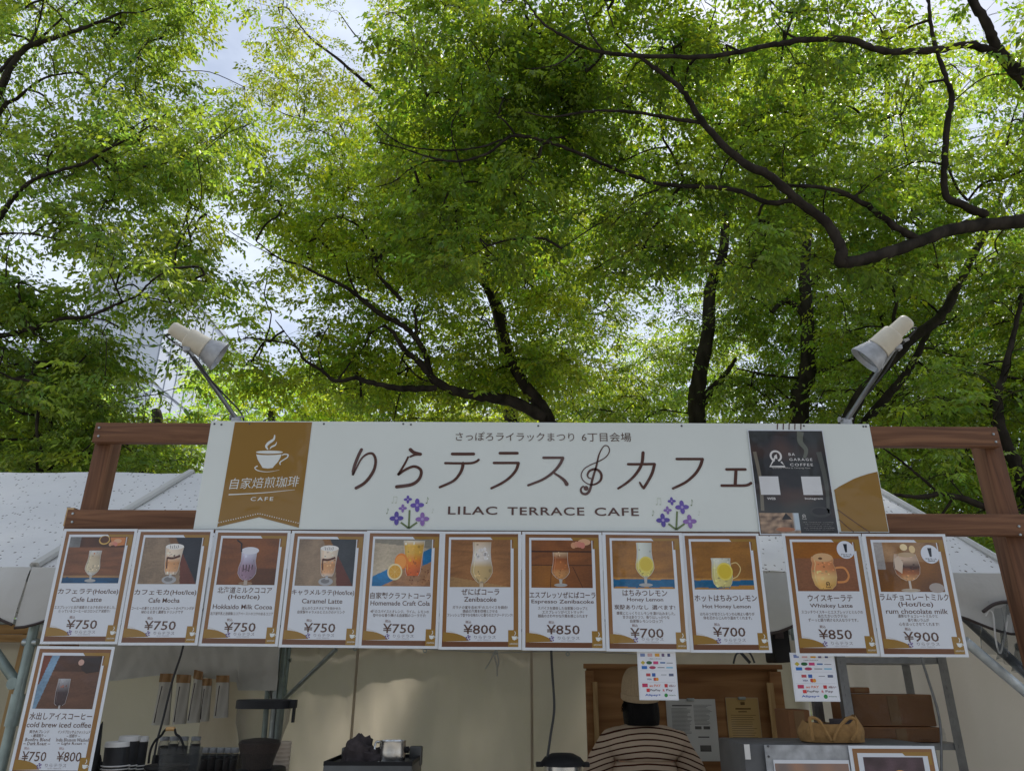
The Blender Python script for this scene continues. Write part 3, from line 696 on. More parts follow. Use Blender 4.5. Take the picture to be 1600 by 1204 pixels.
        def f(u, v):
            if v > .92-.12*u: return K(168, 160, 140)
            e = v-(.12+.62*u)
            if -.22 < e < .08 and (u < .45 or u > .85) : return tuple(q*(1+.15*nz2(u*12, v*12)) for q in K(20, 136, 200))
            if e <= 0: return c(u, v)
            return a(u, v)
        bgd(f)
        prof = [(Z(v), w_*h) for v, h in ((.22, .10), (.30, .125), (.5, .145), (.7, .16), (.86, .175), (.97, .185))]
        silh(p, X(.69), prof, bands([(0, K(206, 92, 28)), (Z(.32), K(228, 120, 20)), (Z(.52), K(234, 164, 22)), (Z(.68), K(220, 172, 70)), (Z(.88), K(214, 208, 196))]), 5, K(226, 222, 214))
        p.disc(X(.48), Z(.52), w_*.115, K(236, 132, 40), 5.5, 20, h_*.175); p.disc(X(.47), Z(.51), w_*.095, K(246, 160, 66), 5.7, 20, h_*.145)
        p.disc(X(.38), Z(.30), w_*.13, K(244, 226, 176), 6, 22, h_*.175); p.disc(X(.38), Z(.30), w_*.105, K(226, 168, 52), 6.2, 22, h_*.14)
        for k in range(8): p.stroke([(X(.38), Z(.30)), (X(.38+.1*math.cos(k*.785)), Z(.30+.13*math.sin(k*.785)))], .0008, K(246, 220, 140), 6.4, False)
        for k in range(26):
            u, v = .60+.38*random.random(), .04+.36*random.random(); p.disc(X(u), Z(v), .0018+.001*random.random(), K(110, 56, 26), 4.5, 7)
    elif kind == 'zenibacoke':
        a = woodf(K(188, 130, 78), 3, 14, .3, 9.); bgd(lambda u, v: K(206, 160, 104) if v < .22-.22*u else a(u, v))
        goblet(.52, -.16, .95, .18, bands([(-1, K(200, 172, 120)), (Z(.48), K(206, 192, 160)), (Z(.56), K(222, 214, 204)), (Z(.84), K(206, 182, 152))]), foot=False)
        p.rect(X(.49), Z(0), X(.55), Z(.12), K(212, 192, 162), 5)
        for k in range(9): p.disc(X(.45+.14*random.random()), Z(.58+.24*random.random()), w_*.028, K(236, 232, 228), 6, 8, h_*.04)
    elif kind == 'espresso':
        a = woodf(K(160, 96, 46), 2, 8, .3, 11.)
        def f(u, v):
            if abs(v-.76) < .012 or abs(v-.47) < .010: return K(70, 36, 18)
            return mixc(a(u, v), K(190, 126, 46), .55*(v < .47)*(u < .55))
        bgd(f); p.stroke([(X(.68), Z(.44)), (X(.84), Z(0))], .0022, K(72, 38, 18), 4, False); p.stroke([(X(.33), Z(.42)), (X(.31), Z(0))], .0022, K(72, 38, 18), 4, False)
        goblet(.48, .02, .74, .145, bands([(0, K(196, 140, 84)), (Z(.34), K(176, 106, 56)), (Z(.58), K(150, 84, 42)), (Z(.66), K(206, 176, 140))])); hand(.70, .92, .9)
    elif kind in ('honey', 'hothoney'):
        a = woodf(K(184, 124, 44), 2, 8, .28, 13. if kind == 'honey' else 15.)
        def f(u, v):
            b_ = .03+.04*nz2(u*4, 3.)+(.05 if kind == 'hothoney' and u > .6 else 0)
            if b_ < v < .19+.02*nz2(u*5, 8.): return tuple(q*(1+.2*nz2(u*10, v*12)) for q in K(8, 116, 168))
            if v < .23: return K(222, 160, 70)
            return a(u, v)
        bgd(f)
        if kind == 'honey':
            goblet(.53, .03, .96, .15, bands([(0, K(206, 200, 160)), (Z(.26), K(220, 204, 100)), (Z(.44), K(226, 212, 120)), (Z(.6), K(208, 214, 204))])); p.disc(X(.55), Z(.50), w_*.12, K(232, 214, 96), 6, 20, h_*.17); p.disc(X(.55), Z(.50), w_*.10, K(222, 196, 60), 6.3, 20, h_*.14)
        else:
            prof = [(Z(v), w_*h) for v, h in ((.05, .11), (.12, .15), (.25, .175), (.42, .165), (.56, .155), (.65, .165))]
            silh(p, X(.48), prof, bands([(0, K(216, 204, 130)), (Z(.3), K(214, 206, 140)), (Z(.5), K(214, 214, 196))]), 5, K(232, 230, 222))
            p.disc(X(.53), Z(.37), w_*.135, K(238, 218, 96), 6, 22, h_*.185); p.disc(X(.53), Z(.37), w_*.11, K(226, 198, 52), 6.3, 22, h_*.15)
            p.stroke([(X(.65), Z(.53)), (X(.74), Z(.55)), (X(.80), Z(.43)), (X(.74), Z(.28)), (X(.65), Z(.22))], .004, K(222, 196, 130), 5.5)
    elif kind in ('whiskey', 'rum'):
        if kind == 'whiskey':
            bgd(lambda u, v: mixc(mixc(K(196, 120, 24), K(230, 160, 60), max(0, .6-u*2)), K(156, 104, 84) if v < .66 else K(176, 104, 22), .75 if v < .66 else .5+.4*nz2(u*2, v*2)))
            prof = [(Z(v), w_*h) for v, h in ((.04, .10), (.12, .17), (.28, .205), (.44, .20), (.56, .17), (.64, .185), (.70, .17))]
            silh(p, X(.46), prof, bands([(-1, K(226, 176, 96)), (Z(.16), K(236, 196, 130)), (Z(.42), K(216, 140, 88)), (Z(.58), K(226, 164, 110))]), 5, K(232, 188, 140))
            p.disc(X(.47), Z(.68), w_*.165, K(222, 178, 128), 5.6, 20, h_*.09); p.disc(X(.43), Z(.66), w_*.035, K(110, 70, 40), 5.9, 12, h_*.025)
            p.stroke([(X(.66), Z(.47)), (X(.80), Z(.47)), (X(.86), Z(.32)), (X(.80), Z(.20)), (X(.66), Z(.18))], .008, K(222, 148, 86), 5.3)
            logo(p, X(.50), Z(.13), h_*.11, K(70, 48, 26), 6.6)
        else:
            def f(u, v):
                c = mixc(K(176, 112, 20), K(120, 70, 18), .5+.5*nz2(u*2, v*2, 4.))
                if v > .6: c = mixc(c, K(214, 168, 118), .6+.6*nz2(u*5, v*3, 2.))
                if u < .14 and v > .45: c = mixc(c, K(206, 206, 206), .8)
                return c
            bgd(f); p.disc(X(.47), Z(.90), w_*.06, K(246, 222, 170), 4, 14, h_*.07); p.disc(X(.6), Z(.86), w_*.05, K(236, 206, 150), 4, 14, h_*.08)
            prof = [(Z(v), w_*h) for v, h in ((.22, .04), (.27, .12), (.36, .185), (.50, .205), (.64, .19), (.76, .165))]
            silh(p, X(.47), prof, bands([(0, K(206, 152, 96)), (Z(.35), K(170, 98, 44)), (Z(.42), K(70, 34, 18)), (Z(.58), K(206, 176, 150))]), 5, K(226, 212, 196))
            p.poly([(X(.28), Z(.46)), (X(.38), Z(.36)), (X(.42), Z(.58)), (X(.36), Z(.72)), (X(.29), Z(.66))], K(220, 198, 176), 5.6)
            p.disc(X(.49), Z(.745), w_*.14, K(196, 168, 132), 5.8, 18, h_*.05)
            p.rect(X(.455), Z(.05), X(.49), Z(.23), K(212, 200, 186), 5); p.disc(X(.47), Z(.03), w_*.15, K(186, 170, 150), 4.8, 16, h_*.035)
            p.disc(X(.88), Z(.08), w_*.12, K(176, 164, 156), 4.2, 12, h_*.10)
        cx, cz = X(.87), Z(.84 if kind == 'whiskey' else .76); R_ = w_*.145
        p.disc(cx, cz, R_, K(228, 232, 240), 7, 28, R_*1.0)
        p.poly([(cx-R_*.20, cz+R_*.66), (cx+R_*.24, cz+R_*.66), (cx+R_*.14, cz-R_*.28), (cx-R_*.08, cz-R_*.28)], K(26, 30, 40), 7.5)
    elif kind == 'coldbrew':
        a = woodf(K(122, 82, 62), 2, 9, .3, 21.)
        def f(u, v):
            e = u-.12-.22*(v-.3)
            if e < 0 and u < .34: return K(150, 190, 222) if e > -.13 or v < .45 else K(146, 70, 40)
            return mixc(a(u, v), K(60, 30, 22), .6*(v > .7))
        bgd(f); prof = [(Z(v), w_*h) for v, h in ((.06, .05), (.10, .09), (.3, .105), (.56, .10))]
        silh(p, X(.44), prof, bands([(0, K(62, 44, 48)), (Z(.38), K(150, 92, 78)), (Z(.48), K(176, 176, 180))]), 5, K(200, 190, 190))
        p.poly([(X(.66), Z(.95)), (X(.98), Z(.98)), (X(.98), Z(.70)), (X(.78), Z(.66)), (X(.68), Z(.74))], K(44, 28, 26), 5); p.disc(X(.66), Z(.87), w_*.05, K(206, 166, 150), 5.4, 12, h_*.06)
        p.rect(X(.43), Z(0), X(.46), Z(.07), K(190, 186, 186), 5)
    else:
        bgd(lambda u, v: mixc(K(120, 92, 104), K(70, 48, 56), .5+.6*nz2(u*6, v*4, 8.))); p.disc(X(.58), Z(.60), w_*.13, K(240, 176, 92), 5, 18, h_*.14); p.disc(X(.40), Z(.55), w_*.10, K(206, 92, 46), 4.6, 18, h_*.12); p.disc(X(.55), Z(.30), w_*.2, K(186, 108, 60), 4.3, 18, h_*.2)
def logo(p, cx, cz, h, col, lay):
    """a ring over an open triangle"""
    s_ = h*.5
    p.stroke([(cx+s_*.62*math.cos(a), cz+s_*.35+s_*.62*math.sin(a)) for a in [math.radians(-70+i*320/28) for i in range(29)]], s_*.24, col, lay, False)
    p.stroke([(cx-s_*.15, cz+s_*.30), (cx+.05*s_, cz+s_*.55), (cx+s_*.05, cz+s_*.0)], s_*.2, col, lay+.2, False)
    p.stroke([(cx+s_*.05, cz+s_*.45), (cx-s_*.85, cz-s_*.95), (cx+s_*.95, cz-s_*.95), (cx+s_*.55, cz-s_*.35)], s_*.24, col, lay+.4, False)

def small_sprig(p, cx, cz, s_, lay):
    for k, (dx, dz) in enumerate(((-.1, .5), (.4, .25), (-.6, 0), (-.35, -.55), (.35, -.5), (.05, .0))):
        p.disc(cx+dx*s_, cz+dz*s_, s_*.24, [K(110, 92, 150), K(140, 120, 170), K(98, 84, 140)][k % 3], lay, 8)

BRN, BRD, GLD, WHT, TXT = K(146, 100, 54), K(98, 54, 34), K(158, 120, 46), K(224, 228, 234), K(92, 64, 52)
POSTERS = []
LAY = dict(latte=(.560, .625, .692, .836), mocha=(.560, .625, .692, .836), cocoa=(.530, .672, .730, .842), caramel=(.545, .615, .676, .838), cola=(.565, .628, .698, .838), zenibacoke=(.525, .588, .655, .836), espresso=(.546, .605, .656, .832),
           honey=(.522, .580, .690, .850), hothoney=(.558, .630, .688, .834), whiskey=(.540, .606, .653, .830), rum=(.528, .642, .680, .843), coldbrew=(.540, .604, .656, .842))
def poster(px0, px1, pyt, h, kind, title, eng, desc, price, label, Yp, tilt, title_lines=1, two=None):
    a, c = at(px0, pyt, Yp), at(px1, pyt, Yp); Wd = c.x-a.x
    root = thing('menu_poster', ((a.x+c.x)/2, Yp, a.z-h), label, 'poster', 'laminated menu posters')
    root.rotation_euler = (math.radians(tilt), math.radians(random.uniform(-.25, .25)), 0)
    # tilt about the top edge: the lower edge swings towards the viewer
    root.location = Vector(root.location)+Vector((0, -h*math.sin(math.radians(abs(tilt)))*1., h*(1-math.cos(math.radians(tilt)))))
    x0, x1 = -Wd/2, Wd/2
    U = lambda u: x0+Wd*u
    V = lambda v: h*(1-v)
    m = MB(); m.box((0, .0006, h/2), (Wd, .001, h)); m.build('laminate', 'paper', root, world=False)
    p = Print()
    p.grid(U(.04), V(.978), U(.962), V(.022), lambda u, v: mixc(BRN, BRD if v < .05 or v > .93 else GLD, .75 if (v < .05) else .3*u+.25*nz2(u*3, v*3)+.2*(v > .93)), 12, 30, 1)
    p.poly([(U(.088), V(.936)), (U(.84), V(.936)), (U(.84), V(.845)), (U(.905), V(.845)), (U(.905), V(.15)), (U(.88), V(.15)), (U(.88), V(.075)), (U(.64), V(.075)), (U(.61), V(.052)), (U(.088), V(.052))], WHT, 2)
    p.poly([(U(.61), V(.05)), (U(.64), V(.075)), (U(.90), V(.075)), (U(.90), V(.15)), (U(.955), V(.15)), (U(.955), V(.05))], GLD, 2.2)
    arc_ = [(U(.05+.33*math.cos(t)), V(.955-.095*math.sin(t))) for t in [i*math.pi/2/12 for i in range(13)]]
    p.poly([(U(.05), V(.936))]+[q for q in arc_ if q[1] > V(.936)], GLD, 3)
    for k in range(3): p.stroke([(U(.09), V(.842+.008*k)), (U(.17), V(.858+.006*k)), (U(.24), V(.878+.005*k))], .0006, K(190, 176, 150), 2.6)
    p.rect(U(.84), V(.978), U(.962), V(.842), GLD, 3)
    e = (U(.915), V(.905)); ew = Wd*.036
    p.poly([(e[0]-ew*.9, e[1]+ew*.5), (e[0]-ew*.6, e[1]-ew*.5), (e[0], e[1]-ew*.8), (e[0]+ew*.6, e[1]-ew*.5), (e[0]+ew*.9, e[1]+ew*.5)], CW, 4)
    p.stroke([(e[0], e[1]+ew*.8), (e[0]+ew*.4, e[1]+ew*1.4), (e[0]+ew*.1, e[1]+ew*2.1)], Wd*.008, CW, 4); p.stroke([(e[0]+ew*.8, e[1]+ew*.3), (e[0]+ew*1.3, e[1]), (e[0]+ew*.5, e[1]-ew*.4)], Wd*.006, CW, 4)
    small_sprig(p, U(.36), V(.903), Wd*.042, 4)
    p.build('print_layout', 'print', root)
    text('logo_text', 'りらテラス', U(.56), V(.900), h*.026, K(140, 134, 140), root, width=Wd*.26, lay=4)
    text('badge_text', '自家焙煎珈琲', U(.906), V(.953), h*.014, CW, root, width=Wd*.095, lay=4)
    text('logo_caption', 'LILAC TERRACE', U(.55), V(.922), h*.008, K(160, 154, 160), root, width=Wd*.16, lay=4)
    p = Print(); photo(kind, p, U(.115), V(.485), U(.868), V(.074)); p.build('drink_photo', 'print', root)
    tl = title if isinstance(title, list) else [title]
    zn, ze, zd, zp = LAY[kind]
    for i, s_ in enumerate(tl):
        wdt = min(.805, .078*sum(.58 if ord(ch) < 128 else 1. for ch in s_))
        text('drink_name', s_, U(.495), V(zn+.062*i), h*(.055 if s_[0] != '(' else .048), TXT, root, width=Wd*wdt, bold=.012, lay=3, res=3)
    text('drink_name_english', eng, U(.495), V(ze), h*.040, TXT, root, width=Wd*min(.80, .040*len(eng)), bold=.010, lay=3, res=3)
    if kind == 'honey': text('choice_line', '炭酸あり/なし  選べます!', U(.485), V(.640), h*.040, TXT, root, width=Wd*.74, bold=.012, lay=3)
    for i, s_ in enumerate(desc):
        text('description_line', s_, U(.495), V(zd+.032*i), h*.0275, K(98, 72, 60), root, width=Wd*min(.80, .0355*len(s_)), bold=.008, lay=3, res=2)
    z = zd
    if two:
        for cx, ls, pr in two:
            zz = z
            for s_ in ls: text('blend_line', s_, U(cx), V(zz), h*.026, K(98, 72, 60), root, width=Wd*min(.40, .0235*len(s_)*(1 if ord(s_[1]) < 128 else 1.5)), bold=.012, lay=3, res=1); zz += .029
            text('tax_note', '税込', U(cx-.11), V(.778), h*.020, K(150, 92, 78), root, lay=3); text('price', pr, U(cx), V(.836), h*.072, TXT, root, width=Wd*.30, bold=.006, lay=3)
    else:
        text('tax_note', '税込', U(.355), V(zp-.060), h*.024, K(120, 78, 64), root, lay=3, bold=.01)
        text('price', price, U(.495), V(zp), h*.078, TXT, root, width=Wd*.40, bold=.010, lay=3)
    if kind in ('whiskey', 'rum'):
        cz = .150 if kind == 'whiskey' else .183
        text('alcohol_badge_text', 'アルコール', U(.77), V(cz+.030), h*.013, K(20, 22, 30), root, width=Wd*.135, bold=.02, lay=9); text('alcohol_badge_text', 'Alcohol', U(.77), V(cz+.045), h*.011, K(20, 22, 30), root, width=Wd*.085, bold=.02, lay=9)
    POSTERS.append(root); return root
edges = [105, 220, 338, 456, 574, 692, 815, 939, 1063, 1184]
G = [('latte', 'カフェラテ(Hot/Ice)', 'Cafe Latte', ['エスプレッソと北海道産のミルクを合わせました。', '使っているコーヒーはコロンビア深煎り!'], '¥750', 'cafe latte menu poster with stemmed glass and blue cloth, price 750'),
     ('mocha', 'カフェモカ(Hot/Ice)', 'Cafe Mocha', ['コーヒーの香りとカカオチョコレートのペアリングが', '味わえる甘く濃厚なドリンクです'], '¥750', 'cafe mocha menu poster with chocolate streaked glass beside dark blue background'),
     ('cocoa', ['北海道ミルクココア', '(Hot/Ice)'], 'Hokkaido Milk Cocoa', ['北海道牛乳と自家製ココアペーストのコクのあるココア'], '¥750', 'Hokkaido milk cocoa menu poster with black straw in a purplish drink'),
     ('caramel', 'キャラメルラテ(Hot/Ice)', 'Caramel Latte', ['ほんのりエチオピアを効かせた', '自家製キャラメルとミルクのドリンク'], '¥750', 'caramel latte menu poster hanging between the cocoa and orange cola posters'),
     ('cola', '自家製クラフトコーラ', 'Homemade Craft Cola', ['4種のスパイスとオレンジ、ライム、レモンの', '爽やかな香り弾ける自家製のコーラです!'], '¥750', 'homemade craft cola menu poster with orange slices and orange drink'),
     ('zenibacoke', 'ぜにばコーラ', 'Zenibacoke', ['ガラナの実を含め7種のスパイスを調合!', '銭函の海風を彷彿とさせる', 'フレッシュで爽やかな味わいと香りのエナジードリンク!'], '¥800', 'Zenibacoke menu poster with large pale iced goblet, price 800'),
     ('espresso', 'エスプレッソぜにばコーラ', 'Espresso Zenibacoke', ['スパイスを調合した自家製シロップと', 'エスプレッソがベストマッチ!', '銭函のさわやかな海風を感じられます'], '¥850', 'Espresso Zenibacoke menu poster with hand above amber glass'),
     ('honey', 'はちみつレモン', 'Honey Lemon', ['蜂蜜にじっくりとレモンを漬け込みました。', '甘さはありつつ、香りはしっかりな', '自家製レモンシロップ!'], '¥700', 'honey lemon menu poster with tall stemmed glass and lemon slice'),
     ('hothoney', 'ホットはちみつレモン', 'Hot Honey Lemon', ['はちみつの甘さとレモンの心地よい香りが', '体を芯からじんわり温めてくれます。'], '¥700', 'hot honey lemon menu poster with handled glass mug and lemon slice')]
for i, g in enumerate(G):
    pyt = 827+8*i/10.; hh = .428+.018*i/10
    poster(edges[i]+.4, edges[i+1]-.4, pyt, hh, g[0], g[1], g[2], g[3], g[4], g[5], YS-.008-.003*(i % 2), random.choice((.5, .9, 1.3)))
poster(1218, 1341, 834.5, .452, 'whiskey', 'ウイスキーラテ', 'Whiskey Latte', ['スコッチウイスキーとエスプレッソとミルクの', 'あたたかいカクテル!', 'ずーっと語り続ける大人なラテです。'], '¥850', 'whiskey latte menu poster with copper coloured mug and alcohol badge', YS-.010, 1.6)
poster(1341.5, 1470, 835.5, .452, 'rum', ['ラムチョコレートミルク', '(Hot/Ice)'], 'rum chocolate milk', ['濃厚なチョコレートミルクと', '香り高いラムが', '心をほっとさせてくれます!'], '¥900', 'rum chocolate milk menu poster at the right end, price 900', YS-.013, 1.9)
poster(60, 181, 1009, .44, 'coldbrew', '水出しアイスコーヒー', 'cold brew iced coffee', [], '', 'cold brew iced coffee menu poster hanging below the others at far left', YS-.010, .6,
       two=[(.27, ['焚き火ブレンド', '~ 極深煎り ~', 'Bonfire Blend', '~ Dark Roast ~'], '¥750'), (.70, ['インドブロッサムウォッシュド', '~ 浅煎り ~', 'India Blossom Washed', '~ Light Roast ~'], '¥800')])

# dark cafe poster stuck over the sign's right end
pc = [at(1160+x/6.667, 660+y/6.667, YS-.004) for x, y in ((50, 72), (832, 63), (1027, 1168), (188, 1168))]
Wg = pc[1].x-pc[0].x; Hg = pc[0].z-pc[3].z
gp = thing('dark_poster', ((pc[0].x+pc[1].x)/2, YS-.005, pc[3].z), 'dark brown coffee shop poster with white emblem stuck over the sign', 'poster')
m = MB(); m.box((0, .0007, Hg/2), (Wg, .001, Hg)); m.build('laminate', 'paper', gp, world=False)
U = lambda u: -Wg/2+Wg*u
V = lambda v: Hg*(1-v)
def gf(u, v):
    k = nz2(u*3.2, v*4.2, 31.); c = mixc(K(34, 30, 28), K(92, 58, 40), max(0, k)*1.3)
    c = mixc(c, K(70, 76, 70), max(0, nz2(u*2+5, v*2.5, 33.))*.9)
    return c
p = Print(); p.grid(U(.012), V(.99), U(.988), V(.012), gf, 30, 40, 1)
def gph(u, v):
    k = nz2(u*7, v*7, 41.); c = mixc(K(70, 48, 36), K(196, 164, 132), .5+k); return mixc(c, K(196, 212, 222), .9) if (u > .84 and .15 < v) else c
p.grid(U(.02), V(.985), U(.52), V(.80), gph, 18, 10, 2)
p.poly([(U(.30), V(.86)), (U(.36), V(.80)), (U(.43), V(.86))], K(24, 20, 18), 3); p.disc(U(.33), V(.95), Wg*.12, K(176, 112, 72), 3, 14, Hg*.02)
p.stroke([(U(.70), V(.02)), (U(.68), V(.12)), (U(.74), V(.20)), (U(.70), V(.28))], lambda t: Wg*.09*(1-.6*t), K(104, 106, 92), 2)
p.stroke([(U(.90), V(.22)), (U(.93), V(.45)), (U(.93), V(.62)), (U(.90), V(.80))], lambda t: Wg*.07*(1-.5*t), K(84, 84, 76), 2)
p.stroke([(U(.06), V(.22)), (U(.09), V(.5)), (U(.07), V(.78))], lambda t: Wg*.045, K(120, 112, 96), 2)
p.disc(U(.80), V(.79), Wg*.14, K(60, 58, 54), 2, 20, Hg*.05); p.disc(U(.80), V(.785), Wg*.10, K(30, 26, 24), 2.5, 20, Hg*.032)
logo(p, U(.33), V(.29), Hg*.155, K(226, 222, 218), 4); logo(p, U(.585), V(.835), Hg*.042, K(200, 196, 190), 4)
p.build('poster_print', 'print', gp)
for s_, v in (('BA', .245), ('GARAGE', .295), ('COFFEE', .345)):
    wd = {'BA': .085, 'GARAGE': .30, 'COFFEE': .30}[s_]; text('shop_name', s_, U(.50+wd/2), V(v), Hg*.026, K(226, 222, 218), gp, width=Wg*wd, bold=.01, lay=4, spacing=1.25)
text('strapline', 'Specialty Coffee & Camping Gear', U(.51), V(.378), Hg*.016, K(206, 200, 194), gp, width=Wg*.50, lay=4)
text('link_caption', 'WEB', U(.20), V(.668), Hg*.022, K(226, 222, 218), gp, width=Wg*.11, bold=.02, lay=4); text('link_caption', 'Instagram', U(.745), V(.668), Hg*.024, K(226, 222, 218), gp, width=Wg*.23, bold=.02, lay=4)
for u0 in (.075, .62): p = Print(); p.rect(U(u0), V(.632), U(u0+.25), V(.458), K(222, 222, 222), 3); p.build('blank_panel', 'print', gp)
for k in range(5):
    text('address_line', ['BA GARAGE COFFEE', 'coffee roaster & camping gear store', 'open 10:00 - 18:00', 'specialty coffee beans, outdoor goods', 'roasted to order'][k] if False else ['BA GARAGE COFFEE', 'Specialty Coffee', 'Camping Gear', 'BA GARAGE COFFEE', 'Specialty Coffee'][k], U(.76), V(.885+.017*k), Hg*.0085, K(150, 146, 140), gp, width=Wg*(.38-.03*(k % 3)), lay=4, res=1)

# payment sheets
def pay(px0, px1, py0, py1, Y, label):
    a, c, e = at(px0, py0, Y), at(px1, py0, Y), at(px0, py1, Y); Wd = c.x-a.x; h = a.z-e.z
    r = thing('payment_sheet', ((a.x+c.x)/2, Y, e.z), label, 'notice', 'payment sheets'); r.rotation_euler = (math.radians(1.), 0, 0)
    m = MB(); m.box((0, .0006, h/2), (Wd, .001, h)); m.build('laminate', 'paper', r, world=False)
    U = lambda u: -Wd/2+Wd*u
    V = lambda v: h*(1-v)
    p = Print(); p.rect(U(.03), V(.98), U(.97), V(.02), K(232, 234, 240), 1)
    def chip(u, v, w_, hh, col): p.rect(U(u-w_/2), V(v+hh/2), U(u+w_/2), V(v-hh/2), col, 2)
    for u, col in ((.14, K(120, 140, 190)), (.33, K(214, 170, 170)), (.52, K(222, 160, 40)), (.67, K(110, 90, 130)), (.82, K(60, 70, 120))): chip(u, .075, .12 if u < .6 else .07, .065, col)
    p.poly([(U(.14), V(.19)), (U(.20), V(.235)), (U(.14), V(.28)), (U(.08), V(.235))], K(196, 176, 60), 2); p.disc(U(.30), V(.235), Wd*.075, K(30, 96, 50), 2, 16, h*.036); chip(.47, .235, .13, .06, K(206, 60, 120)); chip(.65, .235, .13, .03, K(60, 110, 170)); chip(.83, .24, .16, .014, K(120, 120, 130))
    chip(.17, .335, .14, .065, K(30, 110, 190)); p.disc(U(.38), V(.335), Wd*.085, K(170, 50, 90), 2, 16, h*.032); chip(.60, .335, .18, .016, K(110, 110, 120)); chip(.82, .335, .17, .03, K(130, 190, 220))
    chip(.26, .485, .11, .06, K(190, 70, 80)); chip(.40, .485, .09, .07, K(30, 90, 170)); chip(.66, .485, .14, .012, K(110, 110, 120)); chip(.85, .485, .12, .055, K(90, 100, 130)); chip(.45, .575, .12, .06, K(110, 50, 50)); p.disc(U(.43), V(.575), Wd*.04, K(206, 60, 40), 2.5, 12); p.disc(U(.48), V(.575), Wd*.04, K(226, 150, 40), 2.7, 12)
    chip(.16, .70, .14, .075, K(196, 40, 90)); chip(.70, .705, .08, .07, K(196, 30, 40)); chip(.235, .80, .085, .07, K(214, 50, 50)); p.disc(U(.685), V(.90), Wd*.045, K(30, 140, 60), 2, 16)
    chip(.5, .40, .88, .004, K(190, 192, 198)); chip(.5, .635, .88, .004, K(190, 192, 198)); p.build('payment_marks', 'print', r)
    for s_, u, v, hh, wd, col in (('ご利用いただけます', .46, .155, .02, .34, K(70, 60, 70)), ('VISA', .28, .575, .035, .12, K(40, 50, 130)), ('au PAY', .42, .705, .05, .29, K(226, 110, 60)), ('d払い', .86, .705, .05, .17, K(120, 40, 50)), ('PayPay', .42, .80, .05, .26, K(70, 60, 66)),
                                  ('R', .635, .80, .05, .05, K(206, 40, 50)), ('Pay', .78, .80, .055, .17, K(90, 60, 66)), ('Alipay+', .35, .90, .055, .40, K(30, 90, 180)), ('WeChat Pay', .84, .90, .026, .18, K(60, 110, 70))):
        text('payment_name', s_, U(u), V(v), h*hh, col, r, width=Wd*wd, bold=.015, lay=3)
pay(995, 1055, 1017, 1093, YS+.004, 'payment logo sheet hanging below the posters in front of the person')
pay(1233, 1302, 1019, 1095, YS+.004, 'payment logo sheet hanging below the whiskey latte poster')

# ------------------------------------------------------------------ spot lamps on arms above the sign
def lamp(label, foot, bend, cap, mouth, Yf, Yb, Yc, Ym):
    f, b_, c, mo = at(*foot, Yf), at(*bend, Yb), at(*cap, Yc), at(*mouth, Ym)
    r = thing('spot_lamp', f, label, 'lamp', 'spot lamps above the sign')
    ax = (mo-c).normalized(); Ln = (mo-c).length
    m = MB(); m.tube([f-Vector((0, 0, .05)), f, b_], [.009, .0095, .0095], 10); m.build('arm', 'tube', r, True)
    m = MB(); m.box(f+Vector((0, .0, -.03)), (.035, .04, .07), bev=.006); m.tube([f+Vector((-.03, -.0, .008)), f+Vector((.03, 0, .012))], .005, 8); m.lathe([(.001, 0), (.012, 0), (.012, .006), (.001, .006)], 10, f+Vector((-.03, 0, .008)), (1, 0, 0)); m.build('clamp', 'alu', r, True)
    k = Ln/.25
    hd = MB(); hd.lathe([(.001, 0), (.026*k, .002*k), (.033*k, .010*k), (.034*k, .02*k), (.036*k, .075*k), (.0365*k, .08*k), (.046*k, .086*k), (.048*k, .092*k), (.051*k, .168*k), (.053*k, .170*k), (.053*k, .176*k), (.047*k, .178*k)], 36, c, ax); h_ = hd.build('housing', 'lamp', r, True)
    m = MB(); m.lathe([(.045*k, .172*k), (.050*k, .180*k), (.060*k, .205*k), (.071*k, .240*k), (.073*k, .247*k), (.073*k, .252*k), (.071*k, .252*k), (.064*k, .235*k), (.045*k, .190*k), (.02*k, .182*k), (.001, .182*k)], 40, c, ax); m.build('reflector', 'alu', r, True)
    m = MB(); m.lathe([(.001, .243*k), (.03*k, .241*k), (.055*k, .236*k), (.064*k, .228*k)], 28, c, ax); m.build('bulb_glass', 'glass', r, True)
    q = c+ax*(.12*k); dn = (b_-q); dn = dn-ax*dn.dot(ax); dn.normalize()
    m = MB(); m.tube([b_, q+dn*.045*k], .008, 8); m.box(q+dn*.052*k, (.03, .03, .02), bev=.004); m.tube([q+dn*.052*k+ax*-.04*k, q+dn*.058*k+ax*-.06*k], .006, 8); m.build('swivel', 'alu', r, True)
    m = MB(); pts = smooth_path([c+ax*.02*k+dn*.034*k, c+ax*.01*k+dn*.05*k, q+dn*.06*k, b_+Vector((.012, .0, -.02)), (b_+f)/2+Vector((.014, .003, 0)), f+Vector((.012, .01, .03)), f+Vector((.01, .06, -.02))], 6); m.tube(pts, .0035, 6); m.build('flex', 'rubber', r, True)
    return r
lamp('cream spot lamp on a bent arm above the gold pennant', (370, 655), (302, 558), (267, 511), (343, 557), 2.955, 2.70, 2.66, 2.74)
lamp('cream spot lamp on a leaning arm above the dark poster', (1322, 658), (1376, 575), (1420, 499), (1352, 563), 2.955, 2.74, 2.66, 2.74)

pl = at(20, 988, 4.9)
r = thing('timber_plank', (pl.x, 4.9, pl.z-.04), 'pale timber plank lying along the inside of the left tent', 'plank')
m = MB(); m.box((pl.x-1.0, 4.9, pl.z+.02), (2.3, .03, .055), bev=.003); m.build('upper_board', 'pine_x', r, True)
m = MB(); m.box((pl.x-1.0, 4.87, pl.z-.035), (2.3, .03, .045), bev=.003); m.build('lower_board', 'pine_x', r, True)
for dx in (-2.05, .08): m = MB(); m.box((pl.x+dx, 4.93, pl.z/2), (.05, .03, pl.z+.08)); m.build('stake', 'pine_z', r)
